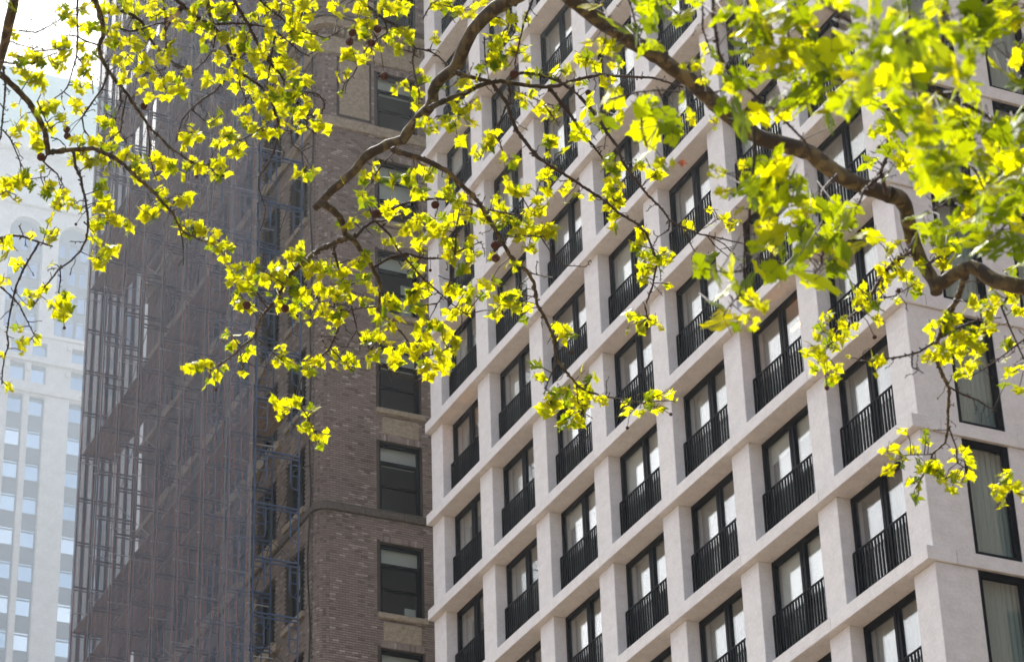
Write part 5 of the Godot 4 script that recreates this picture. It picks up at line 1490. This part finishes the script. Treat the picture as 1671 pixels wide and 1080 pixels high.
func build_trees() -> void:
	rng.seed = 4
	M.bark = bark_material()
	M.twig = mottled("twig_bark", Color(0.015, 0.009, 0.007), Color(0.045, 0.028, 0.019), 6.0, 0.05, 0.02, 0.85, 0.0, 61)
	M.leaf = [
		leaf_material("young_leaf_yellow", Color(0.042, 0.095, 0.002), Color(0.74, 0.685, 0.001)),
		leaf_material("young_leaf_lime", Color(0.034, 0.088, 0.002), Color(0.60, 0.605, 0.001)),
		leaf_material("young_leaf_green", Color(0.026, 0.072, 0.002), Color(0.19, 0.235, 0.001)),
		leaf_material("full_leaf_green", Color(0.034, 0.085, 0.002), Color(0.36, 0.405, 0.001))]
	M.ball = mottled("seed_ball", Color(0.030, 0.010, 0.008), Color(0.085, 0.032, 0.022), 30.0, 0.08, 0.03, 0.95, 0.0, 66)
	var roots := [
		thing("plane_tree", "plane tree at the left edge, its twigs hanging in front of the hazy tower", "tree", Vector3(-3.7, 0, -9.2)),
		thing("plane_tree", "plane tree whose sawn limb crosses the brick tower and the pale grid in the middle", "tree", Vector3(3.9, 0, -10.6)),
		thing("plane_tree", "near plane tree with a thick kinked limb and large leaves at upper right", "tree", Vector3(2.9, 0, -6.0))]
	var names := [[-3.7, -9.2, 0.20, 10.5], [3.9, -10.6, 0.26, 12.0], [2.9, -6.0, 0.22, 8.6]]
	for t in 3:
		var st := start()
		var base: Vector3 = roots[t].position
		var pts := PackedVector3Array()
		var rad := PackedFloat32Array()
		var top: float = names[t][3]
		for i in 12:
			var f := i / 11.0
			pts.append(Vector3(0.06 * sin(f * 5.0 + t), top * f - 0.05, 0.06 * cos(f * 4.0 + t)))
			rad.append(names[t][2] * (1.35 - 0.85 * f + 0.5 * exp(-f * 12.0)))
		tube(st, pts, rad, 14, 0.03)
		part("trunk", done(st), M.bark, roots[t])
	# limbs out of the picture that carry what hangs into it
	var carry := [
		[0, 0.10, 0.045, Vector3(-3.7, 6.4, -9.2), ahead(-330, 40, 10.7), ahead(-140, 70, 10.8), ahead(-60, 95, 10.8)],
		[0, 0.07, 0.024, Vector3(-3.7, 7.6, -9.2), ahead(-260, -180, 10.5), ahead(-60, -150, 10.6), ahead(30, -60, 10.6)],
		[0, 0.05, 0.01, Vector3(-3.7, 5.2, -9.2), ahead(-300, 330, 10.5), ahead(-120, 420, 10.5), ahead(-40, 425, 10.5)],
		[1, 0.12, 0.05, Vector3(3.9, 6.6, -10.6), ahead(1500, -330, 10.8), ahead(1180, -320, 10.5), ahead(1000, -230, 10.4)],
		[1, 0.10, 0.02, Vector3(3.9, 8.4, -10.6), ahead(1300, -520, 11.2), ahead(900, -260, 11.3), ahead(600, -130, 11.4), ahead(350, -80, 11.6), ahead(140, -60, 11.6)],
		[2, 0.13, 0.05, Vector3(2.9, 5.0, -6.0), ahead(2300, 560, 7.4), ahead(1950, 560, 7.8)],
		[2, 0.09, 0.02, Vector3(2.9, 6.2, -6.0), ahead(2100, -60, 6.2), ahead(1750, -110, 5.8), ahead(1450, -90, 5.7), ahead(1150, -80, 6.2), ahead(950, -60, 7.0)]]
	for c in carry:
		var pts := PackedVector3Array()
		for i in range(3, c.size()):
			pts.append(c[i] - roots[c[0]].position)
		var fine := knobby(pts, 0.01, 0.15)
		var rad := PackedFloat32Array()
		for i in fine.size():
			rad.append(lerpf(c[1], c[2], float(i) / (fine.size() - 1)))
		var st := start()
		tube(st, fine, rad, 10, 0.04)
		part("limb", done(st), M.bark, roots[c[0]])

	for b in BRANCHES:
		var tree: int = b[0]
		var origin: Vector3 = roots[tree].position
		var n: int = (b.size() - 5) / 2
		var p := PackedVector3Array()
		var along := [0.0]
		for i in range(1, n):
			along.append(along[i - 1] + Vector2(b[5 + 2 * i] - b[3 + 2 * i], b[6 + 2 * i] - b[4 + 2 * i]).length())
		var drift := rng.randf_range(-0.12, 0.12)
		for i in n:
			var f: float = along[i] / along[n - 1]
			var d := lerpf(b[1], b[2], f) + drift * sin(f * PI) 
			p.append(ahead(b[5 + 2 * i], b[6 + 2 * i], d) - origin)
		var mean: float = (b[1] + b[2]) / 2.0
		var unit := mean / FOCAL
		var thick: float = b[3]
		var fine := knobby(p, minf(thick, 4.0) * 0.16 * unit, maxf(3.2, thick * 0.9) * unit)
		var rad := PackedFloat32Array()
		for i in fine.size():
			var f := float(i) / (fine.size() - 1)
			var bump := 1.0 + (rng.randf_range(0.1, 0.55) if thick < 5.0 and rng.randf() < 0.14 else rng.randf_range(-0.06, 0.06))
			rad.append(lerpf(b[3], b[4], f) * unit * bump * (0.98 if thick > 5.0 else 1.05))
		var st := start()
		tube(st, fine, rad, 14 if thick > 5.0 else 7, 0.035 if thick > 5.0 else 0.07)
		# spurs and buds
		if thick < 5.0:
			for i in range(1, fine.size() - 1):
				if rng.randf() < 0.3:
					var dir := Vector3(rng.randf_range(-1, 1), rng.randf_range(-0.8, 1), rng.randf_range(-1, 1)).normalized()
					var len_ := rng.randf_range(3.0, 9.0) * unit
					tube(st, PackedVector3Array([fine[i], fine[i] + dir * len_ * 0.6, fine[i] + dir * len_ + Vector3(0, 0.2 * len_, 0)]), PackedFloat32Array([rad[i] * 0.6, rad[i] * 0.5, rad[i] * 0.62]), 5)
			# bare twiglets with knuckles
			var gap := 0.0
			for i in range(2, fine.size() - 1):
				gap += (fine[i] - fine[i - 1]).length()
				if gap > 30.0 * unit and rng.randf() < 0.30:
					gap = 0.0
					var along_ := (fine[i + 1] - fine[i - 1]).normalized()
					var dir := Vector3(rng.randf_range(-1, 1), rng.randf_range(-1, 0.7), rng.randf_range(-0.7, 0.7))
					dir = (dir - along_ * dir.dot(along_)).normalized() + along_ * 0.5
					var q := PackedVector3Array([fine[i]])
					var w := PackedFloat32Array([minf(rad[i] * 0.7, 0.9 * unit)])
					var bits := rng.randi_range(3, 7)
					for k in bits:
						dir = (dir + Vector3(rng.randf_range(-0.5, 0.5), rng.randf_range(-0.5, 0.35), rng.randf_range(-0.5, 0.5))).normalized()
						q.append(q[k] + dir * rng.randf_range(3.0, 7.0) * unit)
						w.append(rng.randf_range(0.5, 0.95) * unit)
						if rng.randf() < 0.5:
							var b2 := Vector3(rng.randf_range(-1, 1), rng.randf_range(-1, 1), rng.randf_range(-1, 1)).normalized()
							tube(st, PackedVector3Array([q[k + 1], q[k + 1] + b2 * rng.randf_range(2.0, 5.0) * unit]), PackedFloat32Array([0.6 * unit, 0.8 * unit]), 4)
					tube(st, q, w, 5)
		else:
			# burrs where twigs were lost
			for i in range(2, fine.size() - 2):
				if rng.randf() < 0.10:
					var dir := Vector3(rng.randf_range(-1, 1), rng.randf_range(-1, 0.4), rng.randf_range(-0.3, 1)).normalized()
					tube(st, PackedVector3Array([fine[i] + dir * rad[i] * 0.6, fine[i] + dir * rad[i] * 1.12, fine[i] + dir * rad[i] * 1.3]), PackedFloat32Array([rad[i] * 0.55, rad[i] * 0.42, rad[i] * 0.2]), 8)
		part("limb" if thick > 5.0 else "branch" if thick > 2.5 else "twig", done(st), M.bark if thick > 3.4 else M.twig, roots[tree])
		for i in n - 1:
			var steps := maxi(1, int((along[i + 1] - along[i]) / 5.0))
			for k in steps:
				var u := float(k) / steps
				var f: float = lerpf(along[i], along[i + 1], u) / along[n - 1]
				walk.append([lerpf(b[5 + 2 * i], b[7 + 2 * i], u), lerpf(b[6 + 2 * i], b[8 + 2 * i], u), lerpf(b[1], b[2], f), tree, thick])

	# leaves
	var shape := []
	for v in 14:
		shape.append(leaf_shape(v))
	var leaves := [[], [], []]                  # of each tree: [size, transform, shape, material]
	var fine_twigs := [start(), start(), start()]
	for i in range(0, SPRAYS.size(), 6):
		spray(leaves, fine_twigs, roots, SPRAYS[i], SPRAYS[i + 1], SPRAYS[i + 2], SPRAYS[i + 3], SPRAYS[i + 4], SPRAYS[i + 5], false)
	for i in range(0, LARGE.size(), 3):
		spray(leaves, fine_twigs, roots, LARGE[i], LARGE[i + 1], 3.0, 3.0, 1, LARGE[i + 2], true)
		for extra in (2 if LARGE[i] > 1180 and LARGE[i + 1] < 440 else 0):
			var lx: float = LARGE[i] + rng.randf_range(-26, 26)
			var ly: float = LARGE[i + 1] + rng.randf_range(-22, 22)
			if near_limb(lx, ly, 40.0):
				continue
			spray(leaves, fine_twigs, roots, lx, ly, 4.0, 4.0, 1, LARGE[i + 2] * rng.randf_range(0.6, 0.95), true)
	for t in 3:
		part("fine_twigs", done(fine_twigs[t]), M.twig, roots[t]).set_meta("kind", "stuff")
		var list: Array = leaves[t]
		list.sort_custom(func(a, b): return a[0] > b[0])
		var rest := [[], [], [], []]
		for i in list.size():
			var l: Array = list[i]
			if i < 290:
				var o := part("leaf", shape[l[2]], M.leaf[l[3]], roots[t])
				o.transform = l[1]
			else:
				rest[l[3]].append(l)
		if list.size() > 290:
			var mesh := ArrayMesh.new()
			var count := 0
			for k in 4:
				if rest[k].is_empty():
					continue
				var st := SurfaceTool.new()
				st.begin(Mesh.PRIMITIVE_TRIANGLES)
				for l in rest[k]:
					st.append_from(shape[l[2]], 0, l[1])
				st.commit(mesh)
				mesh.surface_set_material(count, M.leaf[k])
				count += 1
			var o := MeshInstance3D.new()
			o.name = "leaves"
			o.mesh = mesh
			o.set_meta("kind", "stuff")
			roots[t].add_child(o)
	# one withered red leaf
	var red := flat("withered_leaf", Color(0.26, 0.07, 0.02), 0.6)
	red.backlight_enabled = true
	red.backlight = Color(0.55, 0.24, 0.10)
	var near := nearest(1115.0, 262.0)
	var lp := ahead(1114, 262, near[2])
	var o := part("withered_leaf", shape[3], red, roots[near[3]])
	o.transform = Transform3D(Basis(Vector3.BACK, PI * 0.95).scaled(Vector3.ONE * 0.024), lp - roots[near[3]].position)
	o.set_meta("label", "single withered orange red leaf")

	# seed balls
	for i in range(0, BALLS.size(), 4):
		var w := nearest(BALLS[i], BALLS[i + 1] - BALLS[i + 3])
		var d: float = w[2] - 0.05
		var rr: float = BALLS[i + 2] * d / FOCAL
		var c: Vector3 = ahead(BALLS[i], BALLS[i + 1], d)
		var from: Vector3 = ahead(w[0], w[1], w[2])
		var root: Node3D = roots[w[3]]
		var ball := part("seed_ball", ball_shape(i), M.ball, root, c - root.position, Basis(Vector3.UP, i * 1.0).scaled(Vector3.ONE * rr))
		var st := start()
		tube(st, PackedVector3Array([Vector3.ZERO, (from - c) * 0.5 + Vector3(0.004, 0.01, 0), from - c]), PackedFloat32Array([0.0016, 0.0014, 0.0016]), 4)
		part("stalk", done(st), M.twig, root, c - root.position)


func near_limb(x: float, y: float, within: float) -> bool:
	for w in walk:
		if w[4] > 9.0 and Vector2(w[0] - x, w[1] - y).length() < within:
			return true
	return false


func nearest(x: float, y: float) -> Array:
	var best: Array = walk[0]
	var bd := 1e9
	for w in walk:
		var d: float = (w[0] - x) * (w[0] - x) + (w[1] - y) * (w[1] - y)
		d += w[4] * w[4] * 6.0
		if d < bd:
			bd = d
			best = w
	return best


func ball_shape(seed_: int) -> ArrayMesh:
	var key := "ball%d" % (seed_ % 3)
	if shapes.has(key):
		return shapes[key]
	var r := RandomNumberGenerator.new()
	r.seed = 700 + seed_ % 3
	var st := start()
	st.set_smooth_group(0)
	var rows := 14
	var cols := 20
	var p := []
	for a in rows + 1:
		var line := PackedVector3Array()
		for b in cols:
			var th := PI * a / rows
			var ph := TAU * (b + 0.5 * (a % 2)) / cols
			var d := Vector3(sin(th) * cos(ph), cos(th), sin(th) * sin(ph))
			line.append(d * (1.0 + (r.randf_range(-0.10, 0.10) if a > 0 and a < rows else 0.0)))
		p.append(line)
	for a in rows:
		for b in cols:
			var b2 := (b + 1) % cols
			quad(st, p[a][b], p[a][b2], p[a + 1][b2], p[a + 1][b], p[a][b] + p[a + 1][b2])
	shapes[key] = done(st)
	return shapes[key]


func spray(leaves: Array, twigs: Array, roots: Array, x: float, y: float, sx: float, sy: float, n: int, wide: float, large: bool) -> void:
	var w := nearest(x, y)
	var tree: int = w[3]
	var origin: Vector3 = roots[tree].position
	var d: float = w[2] + rng.randf_range(-0.12, 0.12) - (rng.randf_range(0.0, 0.5) if large else 0.0)
	var unit := d / FOCAL
	var from: Vector3 = ahead(w[0], w[1], w[2])
	var core := ahead(x + rng.randf_range(-2, 2), y - sy * 0.3, d)
	var reach := (core - from).length()
	if reach > 0.004:
		var mid := from.lerp(core, 0.5) + Vector3(rng.randf_range(-0.1, 0.1), rng.randf_range(0.0, 0.15), rng.randf_range(-0.1, 0.1)) * reach
		tube(twigs[tree], PackedVector3Array([from - origin, mid - origin, core - origin]), PackedFloat32Array([1.1 * unit, 0.9 * unit, 0.7 * unit]), 5)
	if not large:
		n += int(n * 0.38 + rng.randf())
	for i in n:
		var a := rng.randf() * TAU
		var q := sqrt(rng.randf())
		var ox := cos(a) * q * sx * (1.0 if large else 1.18)
		var oy := sin(a) * q * sy * (1.0 if large else 1.18)
		var size := wide * rng.randf_range(0.66, 1.14) * unit * (1.10 if large else 0.92)
		var centre := ahead(x + ox, y + oy, d + rng.randf_range(-0.09, 0.09))
		# the blade points away from the spray's core and droops
		var axis := (centre - core)
		axis = axis.normalized() if axis.length() > 0.002 else Vector3(rng.randf_range(-1, 1), -0.4, rng.randf_range(-1, 1)).normalized()
		axis = (axis * 0.8 + Vector3(rng.randf_range(-0.6, 0.6), rng.randf_range(-0.9, 0.15), rng.randf_range(-0.6, 0.6))).normalized()
		var to_eye := (EYE - centre).normalized()
		var face := to_eye * rng.randf_range(0.45, 1.3) + Vector3.DOWN * rng.randf_range(-0.1, 0.8) + Vector3(rng.randf_range(-1, 1), rng.randf_range(-1, 1), rng.randf_range(-1, 1)) * 0.5
		face = (face - axis * face.dot(axis)).normalized()
		# the upper side of a leaf is turned to the sky
		var z := -face
		var xx := axis.cross(z).normalized()
		var basis_ := Basis(xx, axis, z).scaled_local(Vector3(1, 1, 1) * size)
		var foot := centre - axis * size * 0.42
		var tone := rng.randf()
		var m := 0 if tone < 0.5 else 1 if tone < 0.85 else 2
		if large:
			m = 0 if tone < 0.12 else 1 if tone < 0.28 else 3 if tone < 0.66 else 2
		leaves[tree].append([size / d, Transform3D(basis_, foot - origin), 8 + rng.randi() % 6 if large else rng.randi() % 8, m])
		var tail := foot - axis * size * 0.33
		if (tail - core).length() > 0.006 and (tail - core).length() < 0.35:
			tube(twigs[tree], PackedVector3Array([core - origin, tail - origin]), PackedFloat32Array([0.55 * unit, 0.42 * unit]), 4)


# ---------------------------------------------------------------- the bird among the twigs

func build_bird() -> void:
	var at := ahead(283.0, 26.0, 11.9)
	var root := thing("sparrow", "small brown sparrow with a black bib perched among twigs near the top left", "bird", at)
	root.basis = Basis(Vector3.UP, -0.35)
	var u := 0.118 / 40.0                       # body length over its length as drawn below
	var line := [Vector3(-15, -15, 0), Vector3(-10, -9, 0), Vector3(-6, -4, 0), Vector3(-1, 2, 0), Vector3(4, 6, 0), Vector3(8, 9.5, 0), Vector3(11, 11.5, 0), Vector3(14, 12, 0), Vector3(16.4, 11.6, 0)]
	var wide := [1.4, 3.4, 6.2, 8.0, 7.2, 5.2, 4.9, 4.0, 1.2]
	var st := start()
	st.set_smooth_group(0)
	var c := Curve3D.new()
	var rings := []
	var sides := 16
	for i in line.size():
		var t: Vector3 = (line[mini(i + 1, 8)] - line[maxi(i - 1, 0)]).normalized()
		var over := Vector3(-t.y, t.x, 0)
		var ring := PackedVector3Array()
		for k in sides:
			var a := TAU * k / sides
			ring.append((line[i] + over * cos(a) * wide[i] + Vector3.BACK * sin(a) * wide[i] * 0.92) * u)
		rings.append(ring)
	for i in line.size() - 1:
		for k in sides:
			var k2 := (k + 1) % sides
			var cols := []
			for pair in [[i, k], [i, k2], [i + 1, k2], [i + 1, k]]:
				cols.append(bird_tone(pair[0], cos(TAU * pair[1] / sides)))
			var v := [rings[i][k], rings[i][k2], rings[i + 1][k2], rings[i + 1][k]]
			for q in [[0, 1, 2], [0, 2, 3]]:
				for e in q:
					st.set_color(cols[e])
					st.add_vertex(v[e])
	var skin := flat("sparrow_plumage", Color(1, 1, 1), 0.9)
	skin.vertex_color_use_as_albedo = true
	part("body", done(st), skin, root)
	var dark := flat("dark_feather", Color(0.045, 0.028, 0.018), 0.9)
	var beak_m := flat("beak", Color(0.02, 0.018, 0.018), 0.5)
	st = start()
	tube(st, PackedVector3Array([Vector3(15.8, 11.8, 0) * u, Vector3(20.5, 10.8, 0) * u]), PackedFloat32Array([1.6 * u, 0.2 * u]), 6)
	part("beak", done(st), beak_m, root)
	for s in [-1.0, 1.0]:
		st = start()
		var f := [Vector3(4, 8, 6.4 * s), Vector3(-4, 5, 7.4 * s), Vector3(-13, -7, 3.6 * s), Vector3(-4, -4, 6.6 * s), Vector3(3, 0, 7.0 * s)]
		for k in range(1, 4):
			tri(st, f[0] * u, f[k] * u, f[k + 1] * u, Vector3(0, 0, s))
			tri(st, (f[0] + Vector3(0, 0, 0.7 * s)) * u, (f[k] + Vector3(0, 0, 0.7 * s)) * u, (f[k + 1] + Vector3(0, 0, 0.7 * s)) * u, Vector3(0, 0, s))
		part("wing", done(st), dark, root)
		st = start()
		rod(st, Vector3(0, -5, 2.5 * s) * u, Vector3(2.5, -10.5, 2.5 * s) * u, 0.5 * u, 5)
		for k in 3:
			rod(st, Vector3(2.5, -10.5, 2.5 * s) * u, Vector3(4.6 + k * 0.3, -11.4, (1.2 + 1.3 * k) * s) * u, 0.35 * u, 4)
		part("leg", done(st), dark, root)
		st = start()
		tube(st, PackedVector3Array([Vector3(13.2, 13.0, 3.7 * s) * u, Vector3(13.2, 13.0, 4.3 * s) * u]), PackedFloat32Array([0.8 * u, 0.6 * u]), 8)
		part("eye", done(st), beak_m, root)
	st = start()
	box(st, Vector3(-27, -1.4, -2.2) * u, Vector3(-12, 0.2, 2.2) * u)
	var tail := part("tail", done(st), dark, root)
	tail.transform = Transform3D(Basis(Vector3.BACK, 0.95), Vector3(1.0, 1.0, 0) * u)


func bird_tone(i: int, top: float) -> Color:
	var back := Color(0.13, 0.075, 0.04)
	var belly := Color(0.34, 0.27, 0.20)
	var c := belly.lerp(back, smoothstep(-0.35, 0.35, top))
	if i >= 6:
		c = Color(0.16, 0.14, 0.12) if top > 0.3 else Color(0.02, 0.016, 0.014)
	elif i == 5 and top < -0.2:
		c = Color(0.02, 0.016, 0.014)
	return c
